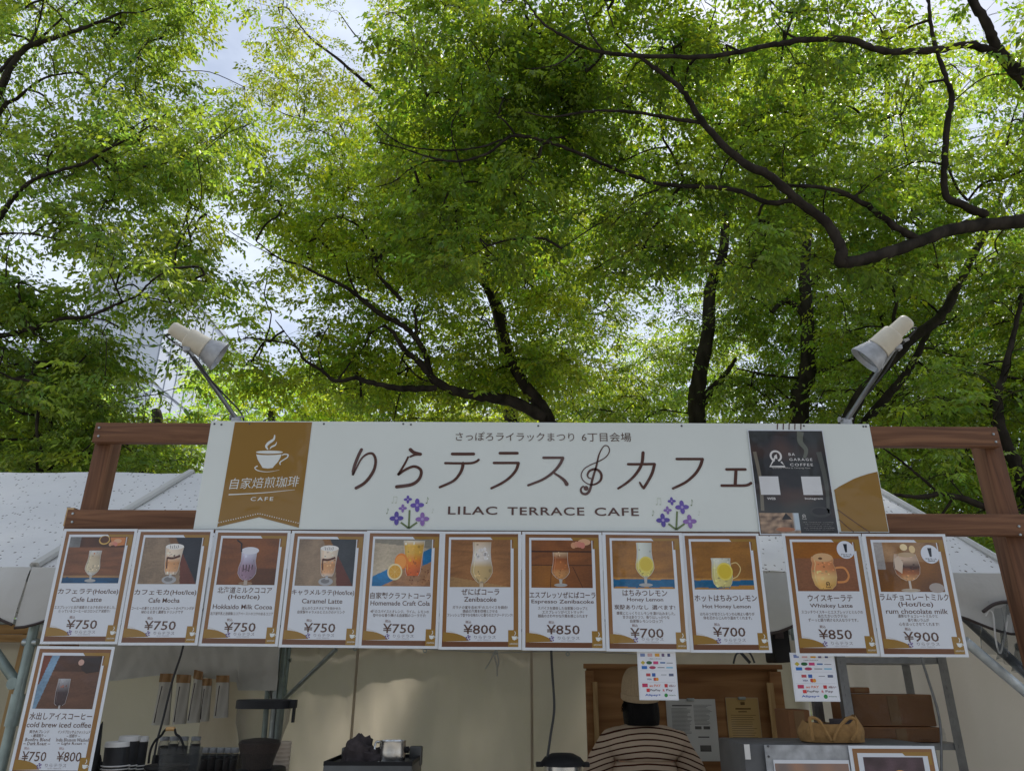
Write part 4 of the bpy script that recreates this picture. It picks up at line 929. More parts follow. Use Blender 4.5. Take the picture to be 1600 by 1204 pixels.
# ------------------------------------------------------------------ counter and things inside the stall
CT = .95
ct = thing('counter', (0, 3.25, 0), 'long serving counter below the menu posters', 'counter')
m = MB(); m.box((.02, 3.24, CT-.02), (3.86, .62, .04), bev=.006); m.build('counter_top', 'counter', ct, True)
m = MB(); m.box((.02, 2.97, CT/2-.03), (3.80, .03, CT-.06)); m.build('front_panel', 'canvas_val', ct)
for x in (-1.8, -.6, .6, 1.84):
    m = MB(); m.box((x, 3.50, CT/2-.02), (.05, .05, CT-.04)); m.build('leg', 'shelf', ct)

def standing(name, px, py_top, Y, label, cat, group=None):
    p = at(px, py_top, Y); r = thing(name, (p.x, Y, CT), label, cat, group); return r, p
# grinder
r, p = standing('coffee_grinder', 409, 1104, 3.06, 'coffee grinder with clear hopper half full of dark beans', 'grinder')
zb, zt, zl = at(401, 1200, 3.06).z, p.z, at(412, 1092, 3.06).z; xb, xt = at(401, 1200, 3.06).x, at(413, 1104, 3.06).x
def cone(prof, off=0.): # leaning cone: centre shifts from bottom to top
    k = MB(); k.lathe([(q, z) for q, z in prof], 32, (0, 3.06, 0))
    k.v = [(x+xb+(xt-xb)*(z-zb)/(zt-zb), y, z) for x, y, z in k.v]; return k
zbe = at(405, 1158, 3.06).z
cone([(.052, zb-.01), (.058, zb+.02), (.084, zb+.12), (.097, zt-.05), (.099, zt)]).build('hopper', 'hopper', r, True)
k = cone([(.050, zb-.008), (.056, zb+.02), (.077, zbe-.004), (.068, zbe+.006), (.03, zbe+.012), (.001, zbe+.010)]); k.build('beans', 'bean', r, True)
m = MB(); m.lathe([(.001, zl), (.098, zl), (.104, zl-.003), (.104, zt-.004), (.099, zt-.004)], 36, (xt, 3.06, 0)); m.box((xt+.112, 3.05, (zl+zt)/2-.001), (.024, .03, zl-zt+.002), bev=.002); m.box((xt+.117, 3.05, zt-.022), (.008, .02, .06)); m.build('hopper_lid', 'black', r, True)
m = MB(); m.box((xb, 3.10, (CT+zb)/2+.01), (.15, .22, zb-CT-.02), bev=.02); m.build('body', 'black', r, True)
m = MB(); m.lathe([(.058, zb-.03), (.060, zb-.005), (.053, zb-.003)], 28, (xb, 3.06, 0)); m.build('collar', 'black', r, True)
# espresso machine
f0, f1 = at(505, 1194, 3.02), at(644, 1194, 3.02); mz = f0.z
r = thing('espresso_machine', ((f0.x+f1.x)/2, 3.18, CT), 'low black and steel espresso machine with a raised rail on top', 'coffee machine')
m = MB(); m.box(((f0.x+f1.x)/2, 3.18, (CT+mz)/2), (f1.x-f0.x, .32, mz-CT), bev=.006); m.build('body', 'machine', r, True)
m = MB()
zr = mz+.004
for y in (3.025, 3.335): m.box(((f0.x+f1.x)/2, y, zr), (f1.x-f0.x, .008, .014))
for x in (f0.x+.004, f1.x-.004): m.box((x, 3.18, zr), (.008, .30, .014))
m.build('rail', 'black', r)
m = MB(); m.box((f0.x+.05, 3.28, mz+.02), (.07, .06, .04), bev=.006); m.build('water_cap', 'machine', r, True)
m = MB(); m.box((f1.x-.02, 3.30, mz+.008), (.05, .05, .07), bev=.006); m.build('side_cover', 'machine', r, True)
pp_ = at(612, 1192, 3.12); a_ = at(612, 1156, 3.12)
r = thing('milk_pitcher', (pp_.x, 3.12, mz), 'stainless steel milk pitcher on top of the espresso machine', 'pitcher'); H = a_.z-mz
m = MB(); m.lathe([(.001, 0), (.048, 0), (.050, .006), (.051, H*.5), (.049, H*.9), (.051, H), (.049, H), (.047, H*.9), (.048, .01), (.001, .008)], 36, (pp_.x, 3.12, mz)); m.build('body', 'chrome', r, True)
m = MB(); m.tube(smooth_path([(pp_.x-.050, 3.115, mz+H*.92), (pp_.x-.062, 3.11, mz+H*.92), (pp_.x-.066, 3.105, mz+H*.6), (pp_.x-.060, 3.10, mz+H*.22), (pp_.x-.040, 3.08, mz+H*.03)], 6), .0045, 8); m.build('handle', 'chrome', r, True)
m = MB(); m.lathe([(.001, 0), (.011, .001), (.012, .012), (.001, .016)], 14, (pp_.x+.05, 3.12, mz+H*.58), (1, 0, 0)); m.build('knob', 'black', r, True)
c_ = at(560, 1190, 3.14)
r = thing('crumpled_cloth', (c_.x, 3.14, mz), 'crumpled dark cloth lying on the espresso machine beside the pitcher', 'cloth')
def blob(c, sx, sy, sz, seed, amp=.35, n=18, k=14):
    g = MB()
    def f(u, v):
        a = u*2*math.pi; b_ = (v)*math.pi*.5; d = Vector((math.cos(a)*math.cos(b_), math.sin(a)*math.cos(b_), math.sin(b_)))
        q = 1+amp*mnoise.noise(d*2.1+Vector((seed, 0, 0)))+amp*.4*mnoise.noise(d*6+Vector((0, seed, 0)))
        return Vector(c)+Vector((d.x*sx*q, d.y*sy*q, max(0, d.z*sz*q)))
    g.grid(f, n*2, k); return g
blob((c_.x-.005, 3.14, mz+.002), .068, .06, .085, 3.3).build('cloth', 'cloth_dark', r, True)
blob((c_.x+.055, 3.13, mz+.002), .05, .05, .05, 7.3).build('fold', 'cloth_dark', r, True)
# slow cooker
c_ = at(879, 1190, 3.3); zt_ = at(879, 1175, 3.3).z
r = thing('electric_pot', (c_.x, 3.3, CT), 'electric pot with black domed lid standing under the hanging cable', 'pot')
m = MB(); m.lathe([(.001, zt_-CT), (.045, zt_-CT-.003), (.072, zt_-CT-.016), (.088, zt_-CT-.034), (.090, zt_-CT-.045), (.080, zt_-CT-.046)], 32, (c_.x, 3.3, CT)); m.box((c_.x-.092, 3.3, zt_-.042), (.03, .05, .016), bev=.004); m.box((c_.x+.092, 3.3, zt_-.042), (.03, .05, .016), bev=.004); m.build('lid', 'black', r, True)
m = MB(); m.lathe([(.001, 0), (.074, 0), (.076, .01), (.076, zt_-CT-.046), (.001, zt_-CT-.046)], 32, (c_.x, 3.3, CT)); m.build('body', 'chrome', r, True)
m = MB(); m.lathe([(.018, -.004), (.026, -.006), (.026, .004), (.018, .004)], 20, (c_.x+.01, 3.3-.078, zt_-.09), (0, -1, 0)); m.build('dial', 'black', r, True)
# black paper cups
for i, (px, pyt, w_, lab, lean) in enumerate([(184, 1158, 34, 'shorter stack of black paper cups next to the cold brew poster', -.10), (203, 1149, 30, 'tall stack of black paper cups with white rim behind the shorter stack', 0.), (218, 1150, 28, 'stack of black paper cups nearest the kettle', .0)]):
    Y = 3.06+.05*i; q = at(px, pyt, Y); rr = w_/2*2.78/FPX
    r = thing('cup_stack', (q.x, Y, CT), lab, 'cups', 'stacks of black paper cups'); H = q.z-CT
    m = MB(); m.lathe([(.001, 0), (rr*1.28, 0), (rr*1.22, H*.3), (rr*1.02, H-.016), (.001, H-.016)], 28, (q.x, Y, CT)); k = m
    k.v = [(x+lean*(z-CT-H), y, z) for x, y, z in k.v]; k.build('cups', 'cup', r, True)
    m = MB(); m.lathe([(rr*1.01, H-.0175), (rr*1.06, H-.016), (rr*1.0, H), (rr*.94, H+.001), (.001, H-.001)], 28, (q.x, Y, CT)); m.build('rim', 'lid', r, True)
    for zz in (at(px, 1195, Y).z, at(px, 1200, Y).z):
        m = MB(); m.lathe([(rr*1.10, zz-.0025), (rr*1.24, zz), (rr*1.10, zz+.0025)], 28, (q.x+lean*(zz-CT-H), Y, 0)); m.build('rolled_rim', 'lid', r, True)
q = at(147, 1158, 3.12)
r = thing('black_bag', (q.x, 3.12, CT), 'black crumpled bag poking out behind the cold brew poster', 'bag')
blob((q.x, 3.12, CT), .075, .06, q.z-CT, 11.2, .28).build('bag', 'cup', r, True)
# kettle
r = thing('kettle', (at(262, 1196, 3.05).x, 3.05, CT), 'black kettle with tall arched handle and wooden grip', 'kettle'); Yk = 3.05
hp = [at(*k, Yk) for k in ((232, 1192), (235, 1172), (242, 1157), (252, 1148), (256, 1142), (260, 1138))]; hp2 = [at(*k, Yk) for k in ((273, 1138), (275, 1146), (281, 1151), (286, 1162), (290, 1178), (292, 1192))]
m = MB(); m.tube(smooth_path(hp, 5), .0045, 8); m.tube(smooth_path(hp2, 5), .0045, 8); m.build('handle', 'black', r, True)
m = MB(); m.tube([hp[-1], (hp[-1]+hp2[0])/2+Vector((0, 0, .001)), hp2[0]], .0075, 10); m.build('grip', 'pine_x', r, True)
kz = at(262, 1194, Yk).z; kx = at(262, 1194, Yk).x
m = MB(); m.lathe([(.001, 0), (.095, 0), (.10, .02), (.085, .16), (.072, kz-CT-.015), (.078, kz-CT-.010), (.078, kz-CT), (.02, kz-CT+.004), (.001, kz-CT+.004)], 32, (kx, Yk, CT)); m.build('body', 'black', r, True)
m = MB(); m.tube(smooth_path([(kx-.09, Yk, CT+.06), (kx-.13, Yk, CT+.10), (kx-.12, Yk, CT+.20), (kx-.16, Yk, CT+.25)], 6), [.009]*19, 8); m.build('spout', 'black', r, True)
# glass server in front of the kettle
r, p = standing('glass_server', 284, 1167, 2.99, 'clear glass coffee server in front of the bean jars', 'server'); rr = 31.5*2.70/FPX; H = p.z-CT
m = MB(); m.lathe([(.001, .004), (rr*.68, .003), (rr*.72, .02), (rr*.80, H*.5), (rr*1.0, H), (rr*.97, H), (rr*.77, H*.5), (rr*.69, .022), (.001, .01)], 36, (p.x, 2.99, CT)); m.build('glass_body', 'glass', r, True)
m = MB(); m.lathe([(.001, 0), (rr*.80, 0), (rr*.80, .006), (.001, .006)], 28, (p.x, 2.99, CT-.003)); m.build('base_ring', 'black', r, True)
# bean jars on a small rack
rk = thing('jar_rack', (at(310, 1180, 3.42).x, 3.42, CT), 'dark stepped rack holding rows of glass bean jars', 'rack')
zA, zB = at(285, 1178, 3.46).z, at(340, 1203, 3.36).z
xa, xc = at(245, 1180, 3.46).x, at(375, 1180, 3.46).x
m = MB(); m.box(((xa+xc)/2, 3.47, (CT+zA)/2), (xc-xa, .10, zA-CT)); m.build('back_step', 'black', rk); m = MB(); m.box(((xa+xc)/2, 3.36, (CT+zB)/2), (xc-xa, .10, zB-CT)); m.build('front_step', 'black', rk)
jn = 0
JL = ['far left', 'second', 'third', 'fourth', 'fifth']
for row, (Y, zf, pxs, pyt) in enumerate(((3.47, zA, (258, 273, 288, 307), 1150), (3.36, zB, (322, 334, 346, 358, 368), 1167))):
    for i, px in enumerate(pxs):
        q = at(px, pyt, Y); H = q.z-zf; rr = .0175 if row else .021
        t = thing('bean_jar', (q.x, Y, zf), ('%s bean jar with silver lid in the %s row behind the glass server' % (JL[i], 'raised rear' if row == 0 else 'lower front')), 'jar', 'glass bean jars')
        m = MB(); m.lathe([(.001, 0), (rr, 0), (rr, H*.62), (rr*.82, H*.75), (rr*.82, H*.8)], 16, (q.x, Y, zf)); m.build('glass_body', 'glass', t, True)
        m = MB(); m.lathe([(.001, .002), (rr*.92, .002), (rr*.92, H*(.48+.1*(i % 2))), (.001, H*.52)], 14, (q.x, Y, zf)); m.build('beans', 'bean', t, True)
        m = MB(); m.lathe([(rr*.86, H*.78), (rr*.92, H*.80), (rr*.92, H), (.001, H)], 16, (q.x, Y, zf)); m.build('lid', 'alu', t, True)
# kraft cup stack
r, p = standing('cup_stack', 443, 1157, 3.24, 'stack of pale ribbed paper cups beside the grinder hopper', 'cups', 'stacks of paper cups'); H = p.z-CT
m = MB(); prof = []; nn = 26
for k in range(nn): z = H*k/nn; prof += [(.031, z), (.0335, z+H/nn*.55), (.031, z+H/nn*.95)]
m.lathe([(.001, 0)]+prof+[(.028, H), (.001, H)], 24, (p.x, 3.24, CT)); m.build('cups', 'kraft', r, True)
# hanging grey packets
for i, (a, b_, c, d, lab) in enumerate([((251, 1056), (270, 1056), (264, 1132), (236, 1132), 'leftmost grey paper packet taped to the hung canvas'), ((277, 1057), (298, 1058), (290, 1130), (269, 1131), 'second grey paper packet from the left with brown tape'), ((304, 1050), (317, 1053), (312, 1128), (291, 1129), 'slanting grey paper packet taped higher than the others'), ((317, 1063), (331, 1063), (326, 1126), (312, 1126), 'narrow grey paper packet fourth from the left'), ((339, 1058), (358, 1058), (356, 1120), (333, 1121), 'rightmost grey paper packet hanging apart from the rest')]):
    Y = 5.22-.012*i; q = [at(*k, Y) for k in (a, b_, c, d)]
    r = thing('paper_packet', (q[2]+q[3])/2, lab, 'packet', 'grey paper packets taped in a row')
    def pk(u, v): e = q[0].lerp(q[1], u).lerp(q[3].lerp(q[2], u), v); return e+Vector((0, -.03*math.sin(math.pi*u)*(max(v,0)**.6)+.006*math.sin(9*u+3*v), 0))
    m = MB(); m.grid(pk, 10, 10); m.grid(lambda u, v: pk(u, v)+Vector((0, .012+.03*math.sin(math.pi*u)*v, 0)), 6, 4); m.build('packet', 'pack', r, True)
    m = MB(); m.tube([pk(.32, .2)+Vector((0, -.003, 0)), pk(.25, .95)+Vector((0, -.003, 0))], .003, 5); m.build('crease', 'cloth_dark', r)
    m = MB(); m.grid(lambda u, v: pk(-.04+1.08*u, -.06+.18*v)+Vector((0, -.004, 0)), 5, 3); m.build('tape', 'tape', r, True)
# cables
def cable(label, pts, Y, rad, m_='rubber'):
    P = [at(a, c, Y) for a, c in pts]; r = thing('hanging_cable', P[-1], label, 'cable', 'cables hanging inside the stall')
    top = P[0].copy(); top.z = 1.965
    k = MB(); k.tube(smooth_path([top]+P, 8), rad, 8); k.build('cord', m_, r, True)
    k = MB(); k.lathe([(.001, 0), (rad*1.9, 0), (rad*1.9, .02), (.001, .02)], 10, top-Vector((0, 0, .01))); k.build('hook_loop', 'black', r, True)
cable('dark cable hanging across the grey paper packets to the counter', [(287, 1005), (270, 1061), (255, 1122), (244, 1164), (238, 1210), (236, 1260)], 3.28, .0045)
cable('dark cable hanging down to the electric pot', [(861, 1005), (863, 1050), (866, 1105), (860, 1150), (854, 1195), (853, 1230)], 3.28, .0050)
cable('grey cable running down over the wrapped boxes on the shelf', [(1437, 1015), (1450, 1060), (1464, 1105), (1470, 1140), (1471, 1190), (1471, 1240)], 3.74, .006, 'shelf')
r = thing('black_strap', at(1165, 1035, 3.3), 'looped black strap hanging under the hot honey lemon poster', 'strap')
m = MB(); m.tube(smooth_path([at(1146, 1036, 3.3), at(1150, 1022, 3.3), at(1158, 1014, 3.3), at(1162, 985, 3.3)], 5), .004, 6); m.tube(smooth_path([at(1160, 1012, 3.3), at(1172, 1020, 3.3), at(1179, 1035, 3.3)], 5), .004, 6); m.build('loop', 'rubber', r, True)
m = MB(); m.box(at(1164, 1026, 3.31), (.012, .004, .06), Matrix.Rotation(-.7, 3, 'Y')); m.build('webbing', 'cup', r)
q = at(1221, 1000, 3.45); r = thing('black_speaker', (q.x, 3.45, at(1221, 1034, 3.45).z), 'black box hanging in the gap between the posters', 'box')
m = MB(); a_, b_ = at(1204, 965, 3.45), at(1239, 1034, 3.45); m.box(((a_.x+b_.x)/2, 3.52, (a_.z+b_.z)/2), (b_.x-a_.x, .14, a_.z-b_.z), bev=.01); m.build('case', 'black', r, True)
m = MB(); m.box(((a_.x+b_.x)/2-.01, 3.445, (a_.z+b_.z)/2+.03), (.04, .006, .05), bev=.002); m.build('label_plate', 'cloth_dark', r)
m = MB(); m.tube([((a_.x+b_.x)/2, 3.5, a_.z), ((a_.x+b_.x)/2, 3.3, 1.96)], .006, 6); m.build('hanger', 'steel', r, True)

# plywood partition with notices, behind the person
YW = 5.30
w0, w1 = at(914, 1037, YW), at(1218, 1041, YW); zt_ = w0.z
pw = thing('plywood_partition', ((w0.x+w1.x)/2, YW, 0), 'plywood partition with timber frame behind the person', 'partition')
m = MB(); m.box(((w0.x+w1.x)/2, YW+.03, zt_/2-.01), (w1.x-w0.x-.02, .012, zt_-.03)); m.build('plywood_sheet', 'ply', pw)
for x0_, x1_ in ((w0.x, at(927, 1050, YW).x), (at(1201, 1050, YW).x, w1.x)):
    m = MB(); m.box(((x0_+x1_)/2, YW+.004, zt_/2-.02), (x1_-x0_, .038, zt_-.04), bev=.003); m.build('stud', 'ply', pw, True)
for x0_, x1_ in ((at(925, 1050, YW).x, at(932, 1050, YW).x), (at(1194, 1050, YW).x, at(1204, 1050, YW).x)):
    m = MB(); m.box(((x0_+x1_)/2, YW-.022, zt_/2-.05), (x1_-x0_, .012, zt_-.12)); m.build('pale_batten', 'pine_z', pw)
m = MB(); m.box(((w0.x+w1.x)/2, YW-.002, zt_-.012), (w1.x-w0.x+.02, .05, .03), bev=.003); m.build('top_rail', 'ply', pw, True)
def notice(name, px0, px1, py0, py1, col, label, rows, dark):
    Y = YW+.018; a, c, e = at(px0, py0, Y), at(px1, py0, Y), at(px0, py1, Y); Wd, h = c.x-a.x, a.z-e.z
    r = thing(name, ((a.x+c.x)/2, Y, e.z), label, 'notice', 'notices pinned to the plywood')
    m = MB(); m.box((0, .001, h/2), (Wd, .001, h)); m.build('sheet', 'lid' if dark else 'kraft', r, world=False)
    p = Print(); p.rect(-Wd/2+.002, .002, Wd/2-.002, h-.002, col, 1)
    for k, (u0, u1, v, th) in enumerate(rows): p.rect(-Wd/2+Wd*u0, h*(1-v)-th*h/2, -Wd/2+Wd*u1, h*(1-v)+th*h/2, K(90, 88, 84) if dark else K(108, 82, 44), 2)
    p.build('notice_print', 'notice', r)
    m = MB(); m.box((0, -.006, h-.004), (.05, .012, .018), bev=.003); m.build('clip', 'steel', r, True, world=False)
rows = [(.12, .52, .11, .02)]+[(.10, .10+.30+.1*random.random(), .16+.021*k, .006) for k in range(20)]+[(.55, .55+.25+.12*random.random(), .10+.021*k, .006) for k in range(16)]+[(.55, .68, .47, .05), (.72, .85, .47, .05), (.60, .82, .62, .02), (.62, .84, .80, .10)]
notice('white_notice', 1040, 1117, 1091, 1188, K(214, 214, 208), 'large white printed notice clipped to the plywood right of the person', rows, True)
rows = [(.45, .58, .12, .06), (.28, .75, .23, .03), (.36, .62, .29, .02)]+[(.12, .12+.6+.2*random.random(), .36+.045*k, .009) for k in range(13)]
notice('yellow_notice', 1133, 1184, 1089, 1166, K(196, 164, 106), 'yellowish certificate on the plywood next to the shelf', rows, False)

# steel shelf with boxes
YB = 3.80
s0, s1 = at(1313, 1022, YB), at(1470, 1022, YB); zs = 1.80
sh = thing('steel_shelf', ((s0.x+s1.x)/2, YB+.18, 0), 'grey slotted steel shelf rack by the right tent wall', 'shelf')
for x in (s0.x, s1.x):
    for y in (YB, YB+.36):
        m = MB(); m.box((x, y, zs/2), (.042, .003, zs)); m.box((x+(.02 if x == s1.x else -.02), y+.02, zs/2), (.003, .04, zs))
        for k in range(22): m.box((x, y-.0025, 1.0+k*.036), (.010, .002, .016))
        m.build('upright', 'shelf', sh)
shz = [at(1400, 1031, YB).z, at(1400, 1160, YB).z-.015, .75, .3]
for z in shz:
    m = MB(); m.box(((s0.x+s1.x)/2, YB+.18, z), (s1.x-s0.x+.03, .35, .028)); m.build('shelf_board', 'shelf', sh)
def carton(label, px0, px1, zb, zt, y0, y1, wrap):
    a, c = at(px0, 1120, y0), at(px1, 1120, y0)
    r = thing('cardboard_box', ((a.x+c.x)/2, (y0+y1)/2, zb), label, 'box', 'cardboard boxes on the shelf')
    m = MB(); m.box(((a.x+c.x)/2, (y0+y1)/2, (zb+zt)/2), (c.x-a.x, y1-y0, zt-zb), bev=.006); m.build('carton', 'card', r, True)
    m = MB(); m.box(((a.x+c.x)/2, y0-.0015, (zb+zt)/2), (.05, .002, zt-zb-.012)); m.build('tape', 'tape', r)
    if wrap:
        def wf(u, v): x = a.x-.01+(c.x-a.x+.02)*u; return (x, y0-.012-.012*abs(mnoise.noise(Vector((x*9, v*5, zb*7)))), zb+.004+(zt-zb-.008)*v)
        m = MB(); m.grid(wf, 26, 10); m.build('stretch_film', 'film', r, True)
zA = shz[1]+.016; z1 = at(1400, 1134, YB+.03).z; z2 = at(1400, 1084, YB+.03).z
carton('lower cardboard box wrapped in film on the shelf', 1342, 1466, zA, z1-.003, YB+.03, YB+.32, True)
carton('upper wide cardboard box wrapped in film on the shelf', 1336, 1462, z1, z2, YB+.04, YB+.31, True)
carton('small flat cardboard box on top of the wrapped boxes', 1333, 1366, z2+.003, at(1350, 1073, YB+.1).z, YB+.08, YB+.26, False)
# display case, tote bag and posters at the lower right
Yd = 3.02
d0, d1 = at(1164, 1165, Yd), at(1466, 1165, Yd); dz = at(1300, 1163, Yd).z
dc = thing('display_case', ((d0.x+d1.x)/2, Yd+.18, CT), 'grey display case with metal front board at the lower right', 'case')
m = MB(); m.box(((d0.x+d1.x)/2, Yd+.20, (CT+dz)/2), (d1.x-d0.x, .36, dz-CT), bev=.004); m.build('case_body', 'darkcase', dc, True)
e0, e1 = at(1196, 1165, Yd-.02), at(1428, 1165, Yd-.02)
m = MB(); m.box(((e0.x+e1.x)/2, Yd-.005, (CT+dz)/2), (e1.x-e0.x, .006, dz-CT-.001), bev=.001); m.build('front_board', 'alu', dc)
for px, py in ((1200, 1165), (1201, 1181)): m = MB(); m.lathe([(.001, -.003), (.004, -.002), (.004, 0)], 10, at(px, py, Yd-.009), (0, 1, 0)); m.build('rivet', 'screw', dc, True)
m = MB(); c_ = at(1167, 1168, Yd); m.box(c_+Vector((0, -.002, -.012)), (.02, .002, .05)); m.build('paper_tag', 'lid', dc)
a_, c_ = at(1208, 1186, Yd-.012), at(1326, 1186, Yd-.012)
p = Print(); Wd = c_.x-a_.x; p.rect(0, 0, Wd, .2, K(226, 228, 232), 1); p.grid(.004, .01, Wd-.004, .188, lambda u, v: mixc(K(176, 132, 104), K(120, 110, 108), .5+.7*nz2(u*5, v*3, 5.)), 14, 10, 2); p.build('front_picture', 'print', dc, (a_.x-dc.location.x, a_.y-dc.location.y, a_.z-.2-dc.location.z))
ps = poster(1325, 1421, 1164.5, .40, 'fruit', [], '', [], '', 'tilted menu poster with fruit picture stuck on the display case', Yd-.014, .6) if False else None
q = [at(*k, Yd-.016) for k in ((1325, 1164), (1460, 1166))]
r = thing('menu_poster', ((q[0].x+q[1].x)/2, Yd-.016, q[0].z-.44), 'lower right menu poster with fruity picture on the display case', 'poster', 'laminated menu posters'); Wd = q[1].x-q[0].x
m = MB(); m.box((0, .0006, .22), (Wd, .001, .44)); m.build('laminate', 'paper', r, world=False)
p = Print(); h = .44; p.rect(-Wd*.46, h*.02, Wd*.46, h*.978, BRN, 1); p.rect(-Wd*.41, h*.06, Wd*.40, h*.945, WHT, 2); p.poly([(Wd*.10, h*.955), (Wd*.44, h*.955), (Wd*.44, h*.86), (Wd*.40, h*.86), (Wd*.40, h*.925), (Wd*.14, h*.925)], GLD, 2.5); p.build('print_layout', 'print', r)
p = Print(); photo('fruit', p, -Wd*.35, h*.55, Wd*.34, h*.915); p.build('drink_photo', 'print', r)
# tote bag on the case
b0, b1 = at(1250, 1150, 3.16), at(1348, 1150, 3.16); zt_ = at(1300, 1114, 3.16).z
r = thing('tote_bag', ((b0.x+b1.x)/2, 3.16, dz), 'slouching tan canvas tote bag lying on the display case', 'bag'); bw = b1.x-b0.x; bh = zt_-dz
def bag(u, v):
    a = u*2*math.pi; ca, sa = math.cos(a), math.sin(a)
    top = .62+.34*max(0, ca)**3+.10*mnoise.noise(Vector((ca*2.3, sa*2.3, 1.)))+.10*max(0, -ca)**4
    k = 1+.10*math.sin(math.pi*v)-.16*v+.07*mnoise.noise(Vector((ca*2.5, sa*2.5, v*2.4)))
    sx_ = math.copysign(abs(ca)**.7, ca); sy_ = math.copysign(abs(sa)**.8, sa)
    return ((b0.x+b1.x)/2+sx_*bw*.47*k, 3.16+sy_*.08*k, dz+.003+bh*v*top)
m = MB(); m.grid(bag, 48, 12); m.build('bag_body', 'jute', r, True)
m = MB(); m.grid(lambda u, v: Vector(((b0.x+b1.x)/2, 3.16, 0)).lerp(Vector((bag(u, .9)[0], bag(u, .9)[1], 0)), 1-v)+Vector((0, 0, bag(u, .9)[2]-.006)), 36, 3); m.build('lining', 'cloth_dark', r, True)
for dx, lean in ((-.30, -.02), (.02, .045)):
    cx = (b0.x+b1.x)/2+bw*dx
    for dy in (0.,):
        m = MB(); pts_ = smooth_path([(cx-.035, 3.068, dz+.012), (cx-.03+lean*.3, 3.066, dz+bh*.45), (cx-.012+lean, 3.074, dz+bh*.86), (cx+.02+lean, 3.076, dz+bh*.80), (cx+.03+lean*.6, 3.066, dz+bh*.42), (cx+.034, 3.068, dz+.012)], 6)
        m.tube(pts_, .0065, 6); m.build('handle', 'jute', r, True)
q0 = at(1231, 1110, 3.9)
carton('small brown box standing left of the tote bag under the payment sheet', 1232, 1266, .95, at(1248, 1108, 3.9).z, 3.9, 4.1, False)
tb_ = thing('side_table', (at(1250, 1150, 3.95).x, 4.0, 0), 'small table under the brown box behind the display case', 'table')
m = MB(); m.box((at(1250, 1150, 3.95).x, 4.0, .93), (.34, .3, .03)); m.build('table_top', 'counter', tb_)
for dx in (-.14, .14):
    for dy in (-.12, .12): m = MB(); m.box((at(1250, 1150, 3.95).x+dx, 4.0+dy, .457), (.03, .03, .914)); m.build('leg', 'shelf', tb_)

# ------------------------------------------------------------------ the person, seen from behind
def skinned(name, V_, E_, R_, m_, parent, sub=2):
    me = bpy.data.meshes.new(name); me.from_pydata([tuple(v) for v in V_], E_, []); o = bpy.data.objects.new(name, me); C.objects.link(o)
    o.modifiers.new('s', 'SKIN'); sb = o.modifiers.new('u', 'SUBSURF'); sb.levels = sub; sb.render_levels = sub
    for i, v in enumerate(me.skin_vertices[0].data):
        v.radius = R_[i] if hasattr(R_[i], '__len__') else (R_[i], R_[i]); v.use_root = (i == 0)
    bpy.context.view_layer.update()
    nm = bpy.data.meshes.new_from_object(o.evaluated_get(bpy.context.evaluated_depsgraph_get())); nm.name = name
    o.modifiers.clear(); o.data = nm; nm.materials.clear(); nm.materials.append(m_ if not isinstance(m_, str) else M[m_])
    nm.polygons.foreach_set('use_smooth', [True]*len(nm.polygons)); o.parent = parent; return o
PY = 4.20
hc = at(1000, 1066, PY); top = at(997, 1040, PY).z; neck = at(998, 1128, PY).z
per = thing('person', (hc.x, PY, 0), 'person in striped top and beige knit cap seen from behind', 'person')
ns = neck-.02
V_ = [(0, 0, .84), (0, .0, 1.0), (0, -.01, ns-.12), (0, 0, ns-.02), (0, .01, neck+.02), (0, .025, neck+.10), (0, .03, neck+.19)]
R_ = [(.14, .11), (.125, .10), (.13, .09), (.06, .055), (.050, .050), (.070, .085), (.055, .07)]
E_ = [(i, i+1) for i in range(6)]
def addc(pts, root, rad):
    last = root
    for p_, r_ in zip(pts, rad): V_.append(p_); R_.append(r_); E_.append((last, len(V_)-1)); last = len(V_)-1
    return last
hands = []
for s_ in (-1, 1):
    w_ = addc([(s_*.14, -.005, ns-.10), (s_*.235, .06, ns-.30), (s_*(.17), .28, ns-.36), (s_*.155, .34, ns-.36), (s_*.15, .39, ns-.37)], 2, [.045, .040, .030, (.038, .018), (.038, .016)])
    for k in range(4): addc([(s_*(.115+.022*k), .42, ns-.375), (s_*(.112+.023*k), .445+.008*(k in (1, 2)), ns-.39), (s_*(.112+.023*k), .455+.01*(k in (1, 2)), ns-.41)], w_, [.0095, .009, .0075])
    addc([(s_*.108, .36, ns-.385), (s_*.095, .385, ns-.40), (s_*.097, .405, ns-.41)], w_-1, [.011, .010, .008])
    addc([(s_*.09, .0, .76), (s_*.10, .02, .44), (s_*.10, -.01, .09), (s_*.105, .07, .045), (s_*.11, .14, .035)], 0, [.085, .055, .038, .035, .03])
skinned('body', V_, E_, R_, 'skin', per, 2)
nose = MB(); nose.lathe([(.001, -.012), (.012, -.008), (.014, 0), (.008, .012), (.001, .018)], 12, (hc.x, PY+.118, neck+.115), (0, .4, 1)); nose.build('nose', 'skin', per, True)
for s_ in (-1, 1):
    e = MB(); e.lathe([(.001, 0), (.014, .002), (.018, .008), (.001, .012)], 12, (hc.x+s_*.072, PY+.02, neck+.12), (s_, -.3, 0), sx=.7, sy=1.2); e.build('ear', 'skin', per, True)
    e = MB(); e.lathe([(.001, 0), (.010, .001), (.001, .005)], 10, (hc.x+s_*.030, PY+.103, neck+.135), (0, 1, 0), sy=.5); e.build('eye', 'hair', per, True)
m = MB(); m.tube([(hc.x-.02, PY+.110, neck+.075), (hc.x, PY+.114, neck+.073), (hc.x+.02, PY+.110, neck+.075)], .004, 6); m.build('mouth', 'card', per, True)
stripe, n_, b_ = base_mat('striped jersey'); b_.inputs['Roughness'].default_value = .9; b_.inputs['Specular IOR Level'].default_value = .15
